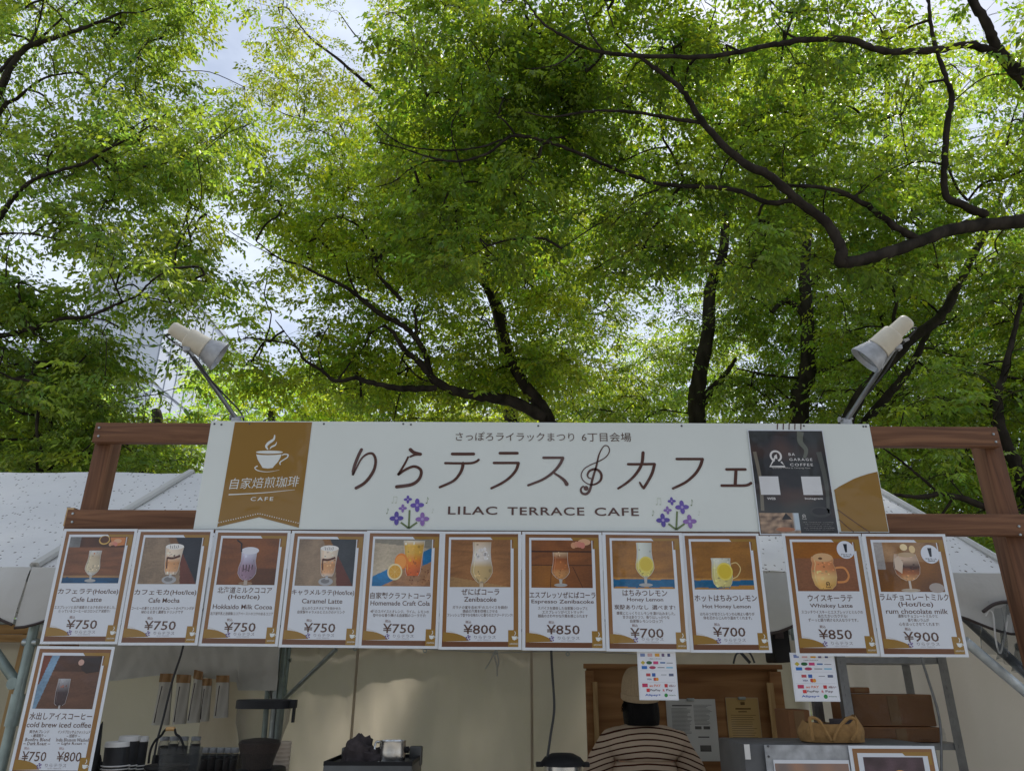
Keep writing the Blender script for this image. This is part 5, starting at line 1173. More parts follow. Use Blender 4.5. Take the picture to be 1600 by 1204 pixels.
t_ = n_.nodes.new('ShaderNodeTexCoord'); sx_ = n_.nodes.new('ShaderNodeSeparateXYZ'); n_.links.new(t_.outputs['Object'], sx_.inputs[0])
ab = n_.nodes.new('ShaderNodeMath'); ab.operation = 'POWER'; ab.inputs[1].default_value = 2.; n_.links.new(sx_.outputs[0], ab.inputs[0])
ma = n_.nodes.new('ShaderNodeMath'); ma.operation = 'MULTIPLY_ADD'; ma.inputs[1].default_value = .8; n_.links.new(ab.outputs[0], ma.inputs[0]); n_.links.new(sx_.outputs[2], ma.inputs[2])
nn_ = n_.nodes.new('ShaderNodeTexNoise'); nn_.inputs['Scale'].default_value = 6.; n_.links.new(t_.outputs['Object'], nn_.inputs['Vector'])
mb_ = n_.nodes.new('ShaderNodeMath'); mb_.operation = 'MULTIPLY_ADD'; mb_.inputs[1].default_value = .012; n_.links.new(nn_.outputs['Fac'], mb_.inputs[0]); n_.links.new(ma.outputs[0], mb_.inputs[2])
fr_ = n_.nodes.new('ShaderNodeMath'); fr_.operation = 'PINGPONG'; fr_.inputs[1].default_value = .0135; n_.links.new(mb_.outputs[0], fr_.inputs[0])
lt = n_.nodes.new('ShaderNodeMath'); lt.operation = 'LESS_THAN'; lt.inputs[1].default_value = .0036; n_.links.new(fr_.outputs[0], lt.inputs[0])
xx = n_.nodes.new('ShaderNodeMix'); xx.data_type = 'RGBA'; xx.inputs[6].default_value = (*lin((214, 190, 164)), 1); xx.inputs[7].default_value = (*lin((78, 42, 30)), 1); n_.links.new(lt.outputs[0], xx.inputs[0]); n_.links.new(xx.outputs[2], b_.inputs['Base Color'])
V_ = [(0, -.005, .80), (0, -.005, 1.0), (0, -.015, ns-.15), (0, -.006, ns-.055), (0, .0, neck+.012)]; R_ = [(.19, .14), (.18, .135), (.19, .135), (.145, .10), (.068, .064)]; E_ = [(0, 1), (1, 2), (2, 3), (3, 4)]
for s_ in (-1, 1): addc([(s_*.165, -.01, ns-.085), (s_*.24, .03, ns-.21), (s_*.275, .08, ns-.31)], 3, [.082, .078, .072])
top_o = skinned('striped_top', V_, E_, R_, stripe, per, 3)
for v_ in top_o.data.vertices:                     # soft folds in the jersey
    q_ = v_.co; v_.co = q_+v_.normal*(.011*mnoise.noise(Vector((q_.x*9, q_.y*7, q_.z*5)))+.006*mnoise.noise(Vector((q_.x*24+q_.z*11, q_.y*20, q_.z*16))))
V_ = [(0, 0, .80), (0, 0, .86)]; R_ = [(.17, .13), (.17, .13)]; E_ = [(0, 1)]
for s_ in (-1, 1): addc([(s_*.10, .0, .72), (s_*.105, .02, .44), (s_*.105, -.005, .12)], 0, [.10, .075, .065])
skinned('trousers', V_, E_, R_, 'trousers', per, 2)
hz_ = neck+.125; HR = (27.5*3.86/FPX)
m = MB()
def hairf(u, v):
    a = u*2*math.pi; z = neck-.012+(.17)*v; back = -math.sin(a)
    rr = HR*(.80+.22*math.sin(math.pi*min(1, .25+v*.75)))
    if back < -.35: rr *= .86
    q = 1+.05*mnoise.noise(Vector((math.cos(a)*5, math.sin(a)*5, v*2)))+.03*mnoise.noise(Vector((a*9, v*1.5, 2)))
    zz = z if back > -.35 else max(z, neck+.12)
    return (hc.x+math.cos(a)*rr*q, PY+.02+math.sin(a)*rr*1.12*q, zz)
m.grid(hairf, 48, 12); m.f.append(tuple(range(0, 48))); m.build('hair', 'hair', per, True)
for k in range(14):
    a = math.pi+random.uniform(-.5, .3); p0 = Vector((hc.x-HR*.95, PY-.02+.01*random.random(), neck+.07+.03*random.random())); m = MB() if k == 0 else m; m.tube([p0, p0+Vector((-.012*random.random()-.003, -.01, -.012)), p0+Vector((-.018*random.random()-.006, -.012, -.02-.01*random.random()))], [.004, .003, .001], 5)
m.build('hair_tuft', 'hair', per, True)
zb_ = at(1000, 1092, PY).z
def capf(u, v):
    a = u*2*math.pi; t = v
    if t < .18: z = zb_+.03*(t/.18); rr = HR*1.06
    else:
        q = (t-.18)/.82; z = zb_+.03+(top-zb_-.03)*math.sin(q*math.pi/2); rr = HR*1.04*max(.02, max(0., math.cos(q*math.pi/2))**.62)
    rr *= 1+.018*math.cos(36*a)*(1 if t > .18 else .6)
    tilt = .018*math.sin(a)*(1-v)
    return (hc.x+math.cos(a)*rr, PY+.02+math.sin(a)*rr*1.14, z+tilt)
m = MB(); m.grid(capf, 144, 16); m.build('knit_cap', 'beanie', per, True)
m = MB(); m.lathe([(HR*1.05, -.001), (HR*1.10, .004), (HR*1.10, .028), (HR*1.05, .033)], 48, (hc.x, PY+.02, zb_), (0, -.14, 1), sy=1.13); m.build('cap_cuff', 'beanie', per, True)
bpy.data.objects.remove(_fo)
# ------------------------------------------------------------------ trees
def n_tubes(paths, n=6):
    """many tapered tubes in one mesh; each path is (list of points, list of radii)"""
    VV, FF, k = [], [], 0
    for P, R_ in paths:
        P = np.asarray(P, float); R_ = np.asarray(R_, float); N = len(P)
        T = np.gradient(P, axis=0); T /= np.maximum(np.linalg.norm(T, axis=1, keepdims=True), 1e-9)
        ref = np.tile(np.array([[.31, .93, .2]]), (N, 1)); A = np.cross(T, ref); A /= np.maximum(np.linalg.norm(A, axis=1, keepdims=True), 1e-9); B = np.cross(T, A)
        an = np.arange(n)*2*math.pi/n
        ring = P[:, None, :]+R_[:, None, None]*(A[:, None, :]*np.cos(an)[None, :, None]+B[:, None, :]*np.sin(an)[None, :, None])
        VV.append(ring.reshape(-1, 3)); i = np.arange(N-1)[:, None]; j = np.arange(n)[None, :]
        a = k+i*n+j; b_ = k+i*n+(j+1) % n; FF.append(np.stack([a, b_, b_+n, a+n], -1).reshape(-1, 4)); k += N*n
    return np.concatenate(VV), np.concatenate(FF)
def quick_mesh(name, V_, F_, m_, parent, smooth=True, col=None):
    me = bpy.data.meshes.new(name); V_ = np.asarray(V_, np.float32)-np.array(parent.location[:], np.float32) if parent else V_
    nf, w_ = F_.shape; me.vertices.add(len(V_)); me.vertices.foreach_set('co', np.ascontiguousarray(V_, np.float32).ravel())
    me.loops.add(nf*w_); me.loops.foreach_set('vertex_index', np.ascontiguousarray(F_, np.int32).ravel())
    me.polygons.add(nf); me.polygons.foreach_set('loop_start', np.arange(0, nf*w_, w_, dtype=np.int32))
    if smooth: me.polygons.foreach_set('use_smooth', np.ones(nf, bool))
    me.update(calc_edges=True)
    if col is not None:
        ca = me.color_attributes.new('ink', 'FLOAT_COLOR', 'POINT'); ca.data.foreach_set('color', np.ascontiguousarray(np.c_[col, np.ones(len(col))], np.float32).ravel())
    me.materials.append(M[m_]); o = bpy.data.objects.new(name, me); C.objects.link(o)
    if parent: o.parent = parent
    return o

def make_spray(seed):
    """a flat drooping twig of toothed leaves, unit length 1 along +x; returns per-leaf frames"""
    g = np.random.default_rng(seed); L_ = []
    def twig(o, d, ln, cnt):
        for i in range(cnt):
            t = (i+.6)/cnt; side = 1 if i % 2 else -1
            p = o+d*ln*t; p[2] -= .16*ln*t*t
            an = math.radians(g.uniform(38, 68))*side; dd = np.array([d[0]*math.cos(an)-d[1]*math.sin(an), d[0]*math.sin(an)+d[1]*math.cos(an), g.uniform(-.95, -.15)])
            L_.append((p.copy(), dd/np.linalg.norm(dd), g.uniform(.75, 1.15)*(1-.25*t)))
        L_.append((o+d*ln-np.array([0, 0, .16*ln]), d+np.array([0, 0, -.35]), .9))
    twig(np.zeros(3), np.array([1., 0, 0]), 1., 7)
    for t, s_ in ((.22, 1), (.42, -1)):
        an = s_*math.radians(g.uniform(35, 55)); twig(np.array([t, 0, -.16*t*t]), np.array([math.cos(an), math.sin(an), -.05]), .62*(1.1-t*.5), 4)
    return L_
SPR = []
for s_ in range(8):
    L_ = make_spray(100+s_); SPR.append((np.array([l[0] for l in L_]), np.array([l[1]/np.linalg.norm(l[1]) for l in L_]), np.array([l[2] for l in L_])))

def foliage(B_, yaw, pitch, scale, leaf, base, var, g):
    """leaf quads (folded rhombs) for sprays at B_ (n,3)"""
    VV, CC = [], []
    for si in range(8):
        ix = np.arange(si, len(B_), 8)
        if not len(ix): continue
        P, D, S_ = SPR[si]; nl = len(P); n = len(ix)
        cy, sy = np.cos(yaw[ix]), np.sin(yaw[ix]); cp, sp_ = np.cos(pitch[ix]), np.sin(pitch[ix]); ro = g.normal(0, .22, n)
        def rot(v):                          # (nl,3)->(n,nl,3): roll, pitch, yaw
            x, y, z = v[:, 0], v[:, 1], v[:, 2]
            y1 = y[None]*np.cos(ro)[:, None]-z[None]*np.sin(ro)[:, None]; z1 = y[None]*np.sin(ro)[:, None]+z[None]*np.cos(ro)[:, None]
            x1 = x[None]*cp[:, None]+z1*sp_[:, None]; z2 = -x[None]*sp_[:, None]+z1*cp[:, None]
            return np.stack([x1*cy[:, None]-y1*sy[:, None], x1*sy[:, None]+y1*cy[:, None], z2], -1)
        p = rot(P)*scale[ix][:, None, None]+B_[ix][:, None, :]; d = rot(D)
        d = d+g.normal(0, .16, d.shape); d /= np.linalg.norm(d, axis=-1, keepdims=True)
        up = np.zeros_like(d); up[..., 2] = 1.; up += g.normal(0, .38, d.shape)
        w_ = np.cross(d, up); w_ /= np.maximum(np.linalg.norm(w_, axis=-1, keepdims=True), 1e-6); nn = np.cross(w_, d)
        ln = (leaf*1.10*S_)[None, :, None]*g.uniform(.65, 1.3, (n, nl, 1))*g.uniform(.85, 1.2, (n, 1, 1))
        v0 = p; v2 = p+d*ln-nn*ln*.12; mid = p+d*ln*.42; v1 = mid+w_*ln*.255+nn*ln*.06; v3 = mid-w_*ln*.255+nn*ln*.06
        VV.append(np.stack([v0, v1, v2, v3], 2).reshape(-1, 3))
        k = (1+g.normal(0, var, (n, 1, 1)))*(1+g.normal(0, .14, (n, nl, 1))); hue = g.normal(0, .13, (n, 1, 1))+g.normal(0, .06, (n, nl, 1))
        c = np.array(base)[None, None, :]*np.clip(k, .45, 1.8)*np.concatenate([1+hue, 1+hue*.2, 1-hue], -1)
        CC.append(np.repeat(np.clip(c, .003, .6)[:, :, None, :], 4, 2).reshape(-1, 3))
    V_ = np.concatenate(VV); n = len(V_)//4
    q = np.arange(n)[:, None]*4; F_ = np.concatenate([q+np.array([[0, 1, 2]]), q+np.array([[0, 2, 3]])])
    return V_, F_, np.concatenate(CC)

# how much leaf the photograph shows, in cells of 80 px (rows from the top; 9 = closed canopy)
COV = ["77764545588999887886", "56663555689999887777", "56765466899999998877", "57766677999999999988", "45566799999999999999",
       "72665679999879999999", "98545789999679999999", "99766789999999999999", "99977899999999999999", "99999999999999999999"]
HOLES = [(360, 70, 36, 76), (414, 190, 16, 52), (75, 412, 70, 36), (300, 90, 22, 22), (395, 395, 30, 45), (340, 395, 24, 28), (440, 560, 22, 36), (240, 545, 55, 60), (215, 440, 34, 26), (200, 625, 22, 36), (275, 610, 26, 26), (105, 150, 22, 18), (208, 110, 16, 14), (130, 285, 22, 12), (1430, 140, 24, 14), (1530, 185, 20, 14),
         (555, 20, 30, 26), (320, 500, 34, 30), (420, 30, 18, 22), (30, 258, 18, 14), (348, 330, 20, 30)]
def covered(px, py, g):
    px = np.asarray(px); py = np.asarray(py)
    c = np.array([[int(ch) for ch in r] for r in COV])[np.clip((py//80).astype(int), 0, 9), np.clip((px//80).astype(int), 0, 19)]/9.
    ok = g.random(len(px)) < c**1.7
    for x, y, a, b_ in HOLES: ok &= ((px-x)/a)**2+((py-y)/b_)**2 > 1.
    return ok
RMn = np.array(RM)
def at_np(px, py, Y):
    d = np.stack([(px-800)/FPX, -(py-602)/FPX, -np.ones_like(px)], -1) @ RMn.T
    return np.array([0, 0, 1.55])+d*(Y/d[:, 1])[:, None]
def to_px(P):
    q = (P-np.array([0, 0, 1.55])) @ RMn; return 800+FPX*q[:, 0]/-q[:, 2], 602-FPX*q[:, 1]/-q[:, 2]

def catmull(P, k=7):
    return np.array([list(p) for p in smooth_path([Vector(p) for p in P], k)])

_gl = [([(1318, 668, 9.6), (1345, 615, 9.6), (1385, 570, 9.6), (1430, 525, 9.6), (1472, 492, 9.6), (1499, 440, 9.6), (1525, 390, 9.6)], .05), ([(1345, 668, 9.8), (1386, 619, 9.8), (1428, 564, 9.8)], .03), ([(1090, 665, 13.), (1106, 520, 13.), (1110, 450, 13.), (1129, 400, 13.), (1133, 350, 13.)], .05),
       ([(1250, 668, 12.2), (1260, 590, 12.2), (1260, 476, 12.2), (1257, 430, 12.2), (1262, 370, 12.2)], .04), ([(782, 503, 14.5), (762, 440, 14.5), (759, 400, 14.5), (757, 350, 14.5)], .03), ([(1565, 675, 7.6), (1600, 750, 7.6)], .05)]
GLP = np.concatenate([catmull(at_np(np.array([q[0] for q in l_], float), np.array([q[1] for q in l_], float), np.array([q[2] for q in l_], float)), 14) for l_, r_ in _gl]); GLR = np.concatenate([np.full(14*(len(l_)-1)+1, r_) for l_, r_ in _gl])

def tree(name, label, base, limbs, regions, leaf, col, nsub, seed, var=.22, pad=(.55, .13), sp_scale=.40, trunk_r=.25, extra_trunk=None, carve=True, group='trees over the stall', back=0.):
    """limbs: lists of (px, py, depth, radius) traced along visible branches; regions: (px0, px1, py0, py1, Ymean, Yspread, pads)"""
    g = np.random.default_rng(seed)
    t = thing(name, base, label, 'tree', group)
    paths = []; nodes = []; nrad = []
    for lb_ in limbs:
        P = at_np(np.array([q[0] for q in lb_], float), np.array([q[1] for q in lb_], float), np.array([q[2] for q in lb_], float)); R_ = np.array([q[3] for q in lb_], float)
        S_ = catmull(P); rr = np.interp(np.linspace(0, 1, len(S_)), np.linspace(0, 1, len(R_)), R_)
        rr = rr*.86; S_[1:-1] += g.normal(0, .005, (len(S_)-2, 3))*np.minimum(1, rr[1:-1, None]/.03)
        rr = rr*(1+.10*np.sin(np.arange(len(rr))*1.9+g.random()*6)*.6); paths.append((S_, rr)); nodes.append(S_); nrad.append(rr)
    trunk_paths = []
    for tp in (extra_trunk or []):
        S_ = catmull([p[:3] for p in tp], 8); rr = np.interp(np.linspace(0, 1, len(S_)), np.linspace(0, 1, len(tp)), [p[3] for p in tp]); trunk_paths.append((S_, rr)); nodes.append(S_)
    V_, F_ = n_tubes(trunk_paths, 14); V_ = V_+g.normal(0, .006, V_.shape); tr_ = quick_mesh('trunk', V_, F_, 'bark', t)
    for pth in paths:
        V_, F_ = n_tubes([pth], 10); quick_mesh('branch', V_+g.normal(0, .0032, V_.shape), F_, 'bark', t)
    # leafy pads
    PC = []
    for (x0, x1, y0, y1, Ym, Ys, n) in regions:
        n = int(n*DF); Ym = Ym+back
        px = g.uniform(x0, x1, n); py = g.uniform(y0, y1, n); Y = np.clip(g.normal(Ym, Ys, n), Ym-2*Ys, Ym+2.2*Ys)
        ok = covered(px, py, g) if carve else np.ones(n, bool)
        PC.append(at_np(px[ok], py[ok], Y[ok]))
    PC = np.concatenate(PC); PC = PC[PC[:, 2] > 2.6]
    # twigs: every pad hangs on the nearest wood, nearest pads first
    N0 = np.concatenate(nodes); pool = list(N0); par = [-1]*len(pool); 
    d0 = np.array([np.min(np.linalg.norm(N0-p, axis=1)) for p in PC]); order = np.argsort(d0)
    arr = np.zeros((len(pool)+len(PC)*2, 3)); arr[:len(pool)] = N0; cnt = len(pool); ends = []
    wt = {}
    for i in order:
        p = PC[i]; D = arr[:cnt]-p; dd = np.linalg.norm(D, axis=1)+np.maximum(0, D[:, 2])*.5; j = int(np.argmin(dd))
        mid = (arr[j]+p)/2+g.normal(0, .06, 3)*min(1., dd[j])+np.array([0, 0, .10*min(1.5, dd[j])])
        arr[cnt] = mid; par.append(j); arr[cnt+1] = p; par.append(cnt); ends.append(cnt+1); cnt += 2
    load = np.zeros(cnt)
    for e in ends: load[e] += 1
    for i in range(cnt-1, len(N0)-1, -1):
        if par[i] >= 0: load[par[i]] += load[i]
    tw = []
    for e in ends:
        a, b_ = par[e], e; j = par[a]; P = catmull([arr[j], arr[a], arr[e]], 4); r1 = min(.016, .0042*load[e]**.5); r0 = min(.018, .0050*load[a]**.5)
        tw.append((P, np.linspace(r0, r1, len(P))))
    # sprays round each pad centre
    n = len(PC)*nsub; ci = np.repeat(np.arange(len(PC)), nsub); an = g.uniform(0, 2*math.pi, n); ra = np.sqrt(g.random(n))*pad[0]*g.uniform(.6, 1.3, len(PC))[ci]
    tilt = g.normal(0, .16, (len(PC), 2))[ci]
    off = np.stack([np.cos(an)*ra, np.sin(an)*ra, g.normal(0, pad[1], n)-.10*ra**2], -1); off[:, 2] += off[:, 0]*tilt[:, 0]+off[:, 1]*tilt[:, 1]
    B_ = PC[ci]+off; yaw = an+g.normal(0, .55, n); pit = g.normal(.18, .28, n); sca = sp_scale*g.uniform(.75, 1.25, n)
    if carve:
        px, py = to_px(B_); ok = np.ones(n, bool)
        for x, y, a, b2 in HOLES: ok &= ((px-x)/(a*.93))**2+((py-y)/(b2*.93))**2 > 1.
        B_, yaw, pit, sca, ci = B_[ok], yaw[ok], pit[ok], sca[ok], ci[ok]
    # leaves that would hang right under a bough are few: the boughs stay readable from below
    LP = np.concatenate([p_[0] for p_ in paths+trunk_paths]+[GLP]); LR = np.concatenate([p_[1] for p_ in paths+trunk_paths]+[GLR])
    if len(LP):
        big = LR > .009; LP, LR = LP[big], LR[big]
        cen = B_+np.stack([np.cos(yaw), np.sin(yaw), -np.sin(pit)-.1], -1)*sca[:, None]*.5
        vb = cen-np.array([0, 0, 1.55]); rb = np.linalg.norm(vb, axis=1); vb /= rb[:, None]; vl = LP-np.array([0, 0, 1.55]); rl = np.linalg.norm(vl, axis=1); vl /= rl[:, None]
        keep = np.ones(len(B_), bool)
        for i0 in range(0, len(B_), 4000):
            cs = vb[i0:i0+4000] @ vl.T; an_ = np.arccos(np.clip(cs, -1, 1))
            hit = ((an_*rl[None, :] < LR[None, :]+.17) & (rb[i0:i0+4000, None] < rl[None, :]+.05)).any(1)
            keep[i0:i0+4000] = ~(hit & (g.random(len(hit)) < .86))
        B_, yaw, pit, sca, ci = B_[keep], yaw[keep], pit[keep], sca[keep], ci[keep]
    ends_ = B_+np.stack([np.cos(yaw)*np.cos(pit), np.sin(yaw)*np.cos(pit), -np.sin(pit)-.16], -1)*sca[:, None]*.95
    V_, F_ = n_tubes(tw, 5); quick_mesh('twigs', V_, F_, 'bark', t)['kind'] = 'stuff'
    sel = g.random(len(B_)) < .4
    V_, F_ = n_tubes([((np.stack([PC[c]+np.array([0, 0, .02]), (PC[c]+b_)/2+np.array([0, 0, .03]), b_, e]), np.array([.0034, .0028, .0022, .0012]))) for c, b_, e in zip(ci[sel], B_[sel], ends_[sel])], 3)
    quick_mesh('twiglets', V_, F_, 'bark', t)['kind'] = 'stuff'
    V_, F_, cc = foliage(B_, yaw, pit, sca, leaf, col, var, g)
    o = quick_mesh('crown', V_, F_, 'leaf', t, False, cc)
    return t, len(F_)

DF = .82
DK, MD, YL, BR = (.076, .114, .020), (.071, .109, .014), (.112, .152, .018), (.116, .176, .026)
tot = 0
def vtrunk(pts): return [pts]
# 1 near tree on the right: its limbs sweep across the top of the picture
nx = at(1690, 330, 7.6)
lim = [[(1690, 330, 7.6, .115), (1600, 345, 7.5, .10), (1530, 352, 7.4, .09), (1480, 360, 7.3, .085), (1430, 380, 7.2, .08), (1370, 400, 7.1, .078), (1316, 410, 7.0, .075), (1314, 388, 6.95, .07), (1290, 347, 6.9, .062), (1245, 312, 6.8, .056), (1205, 276, 6.7, .054), (1165, 256, 6.65, .052), (1125, 222, 6.6, .047), (1090, 180, 6.5, .040), (1068, 143, 6.4, .034), (1030, 112, 6.3, .028), (1000, 90, 6.2, .02)],
       [(1100, 192, 6.55, .028), (1060, 187, 6.6, .025), (1010, 178, 6.6, .021), (950, 173, 6.5, .018), (905, 176, 6.4, .014), (860, 183, 6.3, .010), (820, 175, 6.2, .006)],
       [(1240, 312, 6.8, .034), (1200, 317, 6.9, .032), (1160, 300, 7.0, .030), (1110, 292, 7.0, .028), (1035, 288, 7.0, .027), (990, 275, 7.0, .026), (955, 262, 6.9, .024), (900, 238, 6.8, .022), (850, 220, 6.7, .020), (800, 213, 6.6, .018), (765, 238, 6.5, .015), (720, 252, 6.5, .013), (680, 248, 6.4, .010), (630, 232, 6.3, .007), (590, 222, 6.2, .004)],
       [(790, 216, 6.6, .013), (745, 231, 6.5, .011), (690, 235, 6.5, .009), (640, 229, 6.4, .007), (606, 212, 6.3, .005), (585, 190, 6.3, .003)],
       [(715, 252, 6.5, .007), (670, 252, 6.5, .006), (640, 265, 6.5, .005), (615, 284, 6.5, .004), (588, 292, 6.5, .003)],
       [(1720, 230, 7.4, .12), (1640, 160, 7.2, .105), (1595, 120, 7.0, .09), (1560, 78, 6.9, .075), (1542, 40, 6.8, .065), (1520, 0, 6.7, .06), (1500, -50, 6.6, .05)],
       [(1575, 92, 6.95, .062), (1545, 78, 6.9, .056), (1510, 70, 6.85, .05), (1460, 78, 6.8, .048), (1380, 80, 6.7, .046), (1330, 63, 6.6, .042), (1260, 62, 6.5, .038), (1200, 72, 6.4, .034), (1150, 82, 6.3, .03), (1100, 89, 6.25, .028), (1010, 88, 6.2, .026), (950, 83, 6.1, .022), (915, 75, 6.0, .019), (880, 56, 5.95, .016), (850, 38, 5.9, .013), (826, 8, 5.85, .009)],
       [(1540, 335, 7.4, .06), (1500, 318, 7.3, .052), (1478, 305, 7.25, .046), (1476, 250, 7.1, .042), (1481, 190, 7.0, .040), (1486, 152, 6.9, .036), (1475, 112, 6.85, .032), (1458, 60, 6.8, .026), (1450, 0, 6.7, .022)],
       [(945, 83, 6.1, .012), (925, 55, 6.0, .009), (908, 10, 5.9, .006)], [(905, 73, 6.0, .01), (880, 95, 6.0, .008), (855, 105, 5.9, .006), (820, 108, 5.9, .004)],
       [(1000, 90, 6.2, .011), (965, 55, 6.1, .009), (945, 0, 6.0, .006)],
       [(1030, 296, 7.0, .010), (990, 310, 7.0, .009), (960, 334, 7.0, .008), (915, 362, 7.0, .006), (878, 388, 7.0, .004)],
       [(1010, 305, 7.0, .007), (985, 322, 7.0, .006), (955, 352, 7.0, .004)],
       [(1440, 378, 7.2, .05), (1392, 350, 7.1, .045), (1350, 318, 7.0, .036), (1300, 296, 7.0, .026), (1240, 290, 7.0, .016), (1180, 292, 7.0, .006)]]
_, k = tree('zelkova_tree', 'near tree whose dark limbs sweep across the upper right', (nx.x+1.6, 7.8, 0), lim,
     [(600, 1680, -140, 120, 6.3, .4, 240), (600, 1680, 60, 420, 7.1, .5, 320), (900, 1680, 100, 440, 8.2, .6, 200), (590, 900, 0, 300, 6.7, .4, 120)], .082, MD, 12, 21, pad=(.36, .06), sp_scale=.31, back=.55,
     extra_trunk=vtrunk([(nx.x+1.6, 7.8, 0, .34), (nx.x+1.4, 7.75, 1.5, .27), (nx.x+.8, 7.7, 3.4, .21), (nx.x+.1, 7.6, nx.z, .13)])+[[(nx.x+.8, 7.7, 3.4, .19), (nx.x+.9, 7.6, 5.0, .16), (at(1720, 230, 7.4).x, 7.4, at(1720, 230, 7.4).z, .12)]]); tot += k
# 2 broad tree in the middle
b2 = at(862, 668, 10.5)
lim = [[(862, 668, 10.5, .14), (843, 632, 10.4, .12), (823, 606, 10.4, .105), (803, 572, 10.4, .09), (785, 515, 10.5, .075), (770, 470, 10.6, .06), (740, 420, 10.6, .045), (720, 380, 10.6, .03)],
       [(850, 652, 10.4, .11), (800, 627, 10.2, .10), (760, 620, 10.1, .09), (715, 612, 10.0, .08), (682, 596, 9.9, .07), (656, 566, 9.8, .058), (632, 546, 9.7, .045), (615, 520, 9.6, .03), (600, 508, 9.5, .02)],
       [(672, 580, 9.85, .05), (662, 549, 9.8, .048), (648, 526, 9.7, .046), (629, 508, 9.6, .044), (599, 493, 9.5, .042), (576, 476, 9.4, .038), (546, 453, 9.3, .034), (526, 441, 9.2, .030), (500, 430, 9.1, .024), (470, 415, 9.0, .018), (437, 404, 8.9, .013), (400, 376, 8.8, .008)],
       [(648, 526, 9.7, .030), (651, 505, 9.7, .028), (648, 486, 9.7, .022), (655, 475, 9.7, .012)],
       [(682, 606, 9.95, .055), (632, 607, 9.8, .050), (576, 597, 9.6, .044), (556, 590, 9.6, .036), (526, 596, 9.5, .030), (503, 579, 9.4, .026), (476, 562, 9.3, .022), (460, 540, 9.2, .017), (417, 531, 9.1, .011), (380, 528, 9.0, .006)],
       [(628, 470, 9.6, .036), (618, 459, 9.6, .034), (591, 430, 9.5, .03), (589, 410, 9.5, .026), (580, 388, 9.4, .02), (571, 367, 9.4, .012)],
       [(592, 408, 9.5, .015), (606, 378, 9.5, .012), (613, 363, 9.5, .008), (630, 352, 9.5, .005)],
       [(576, 470, 9.4, .024), (560, 462, 9.4, .02), (545, 430, 9.3, .014), (540, 400, 9.3, .007)],
       [(682, 600, 9.9, .02), (655, 590, 9.9, .016), (640, 575, 9.9, .01)], [(526, 596, 9.5, .015), (545, 570, 9.5, .01), (555, 555, 9.5, .006)],
       [(505, 580, 9.4, .01), (498, 545, 9.3, .008), (515, 505, 9.3, .005)], [(462, 540, 9.2, .008), (430, 500, 9.2, .005)], [(437, 404, 8.9, .008), (380, 375, 8.8, .006), (330, 340, 8.7, .004), (285, 310, 8.6, .003)]]
_, k = tree('zelkova_tree', 'broad yellow green tree spreading left above the sign', (b2.x+.1, 10.6, 0), lim,
     [(210, 820, 170, 420, 9.4, .6, 430), (370, 900, 380, 620, 9.9, .5, 270), (480, 900, 560, 665, 10.6, .5, 60), (540, 900, 180, 460, 11.0, .6, 130)], .080, YL, 12, 22, pad=(.40, .07), sp_scale=.33, back=.6,
     extra_trunk=vtrunk([(b2.x+.15, 10.6, 0, .30), (b2.x+.12, 10.6, 1.4, .22), (b2.x, 10.5, b2.z, .15)])); tot += k
# 3 left tree
b3 = at(-140, 420, 8.2)
lim = [[(-140, 420, 8.2, .12), (-60, 250, 8.1, .09), (0, 140, 8.0, .06), (20, 100, 8.0, .05), (45, 73, 8.0, .045), (90, 58, 7.9, .034), (140, 40, 7.8, .024), (190, 20, 7.7, .014)],
       [(45, 73, 8.0, .02), (60, 40, 8.0, .016), (68, 0, 8.0, .012)], [(48, 74, 8.0, .02), (85, 40, 8.1, .016), (125, 0, 8.2, .010)], [(0, 112, 8.0, .03), (20, 90, 8.0, .026), (45, 73, 8.0, .02)],
       [(-100, 330, 8.2, .06), (0, 175, 8.2, .04), (25, 155, 8.2, .024), (70, 122, 8.1, .016), (120, 113, 8.0, .009)],
       [(-120, 400, 8.2, .08), (-30, 375, 8.0, .05), (0, 340, 7.9, .036), (18, 313, 7.9, .032), (45, 286, 7.8, .028), (75, 272, 7.8, .026), (130, 256, 7.7, .022), (170, 232, 7.6, .017), (215, 209, 7.5, .012), (260, 178, 7.4, .007)],
       [(75, 271, 7.8, .012), (76, 245, 7.8, .01), (95, 222, 7.8, .006)], [(-40, 372, 8.0, .02), (0, 365, 7.9, .016), (50, 366, 7.8, .013), (120, 381, 7.7, .008)],
       [(-130, 440, 8.2, .10), (-60, 520, 7.9, .05), (8, 523, 7.7, .034), (45, 514, 7.6, .030), (100, 497, 7.5, .026), (135, 495, 7.4, .022), (180, 476, 7.3, .017), (215, 461, 7.2, .013), (240, 436, 7.1, .010), (270, 420, 7.0, .006)],
       [(135, 496, 7.4, .010), (165, 500, 7.4, .008), (185, 511, 7.4, .005)], [(45, 515, 7.6, .012), (60, 525, 7.6, .01), (78, 537, 7.6, .006)], [(215, 460, 7.2, .007), (255, 470, 7.2, .005), (290, 480, 7.2, .003)],
       [(-80, 590, 8.0, .03), (0, 574, 7.9, .016), (60, 565, 7.8, .012), (120, 570, 7.7, .007)], [(-60, 610, 8.2, .03), (0, 628, 8.1, .012), (35, 646, 8.0, .006)], [(165, 235, 7.6, .008), (215, 195, 7.6, .006), (240, 180, 7.6, .004)]]
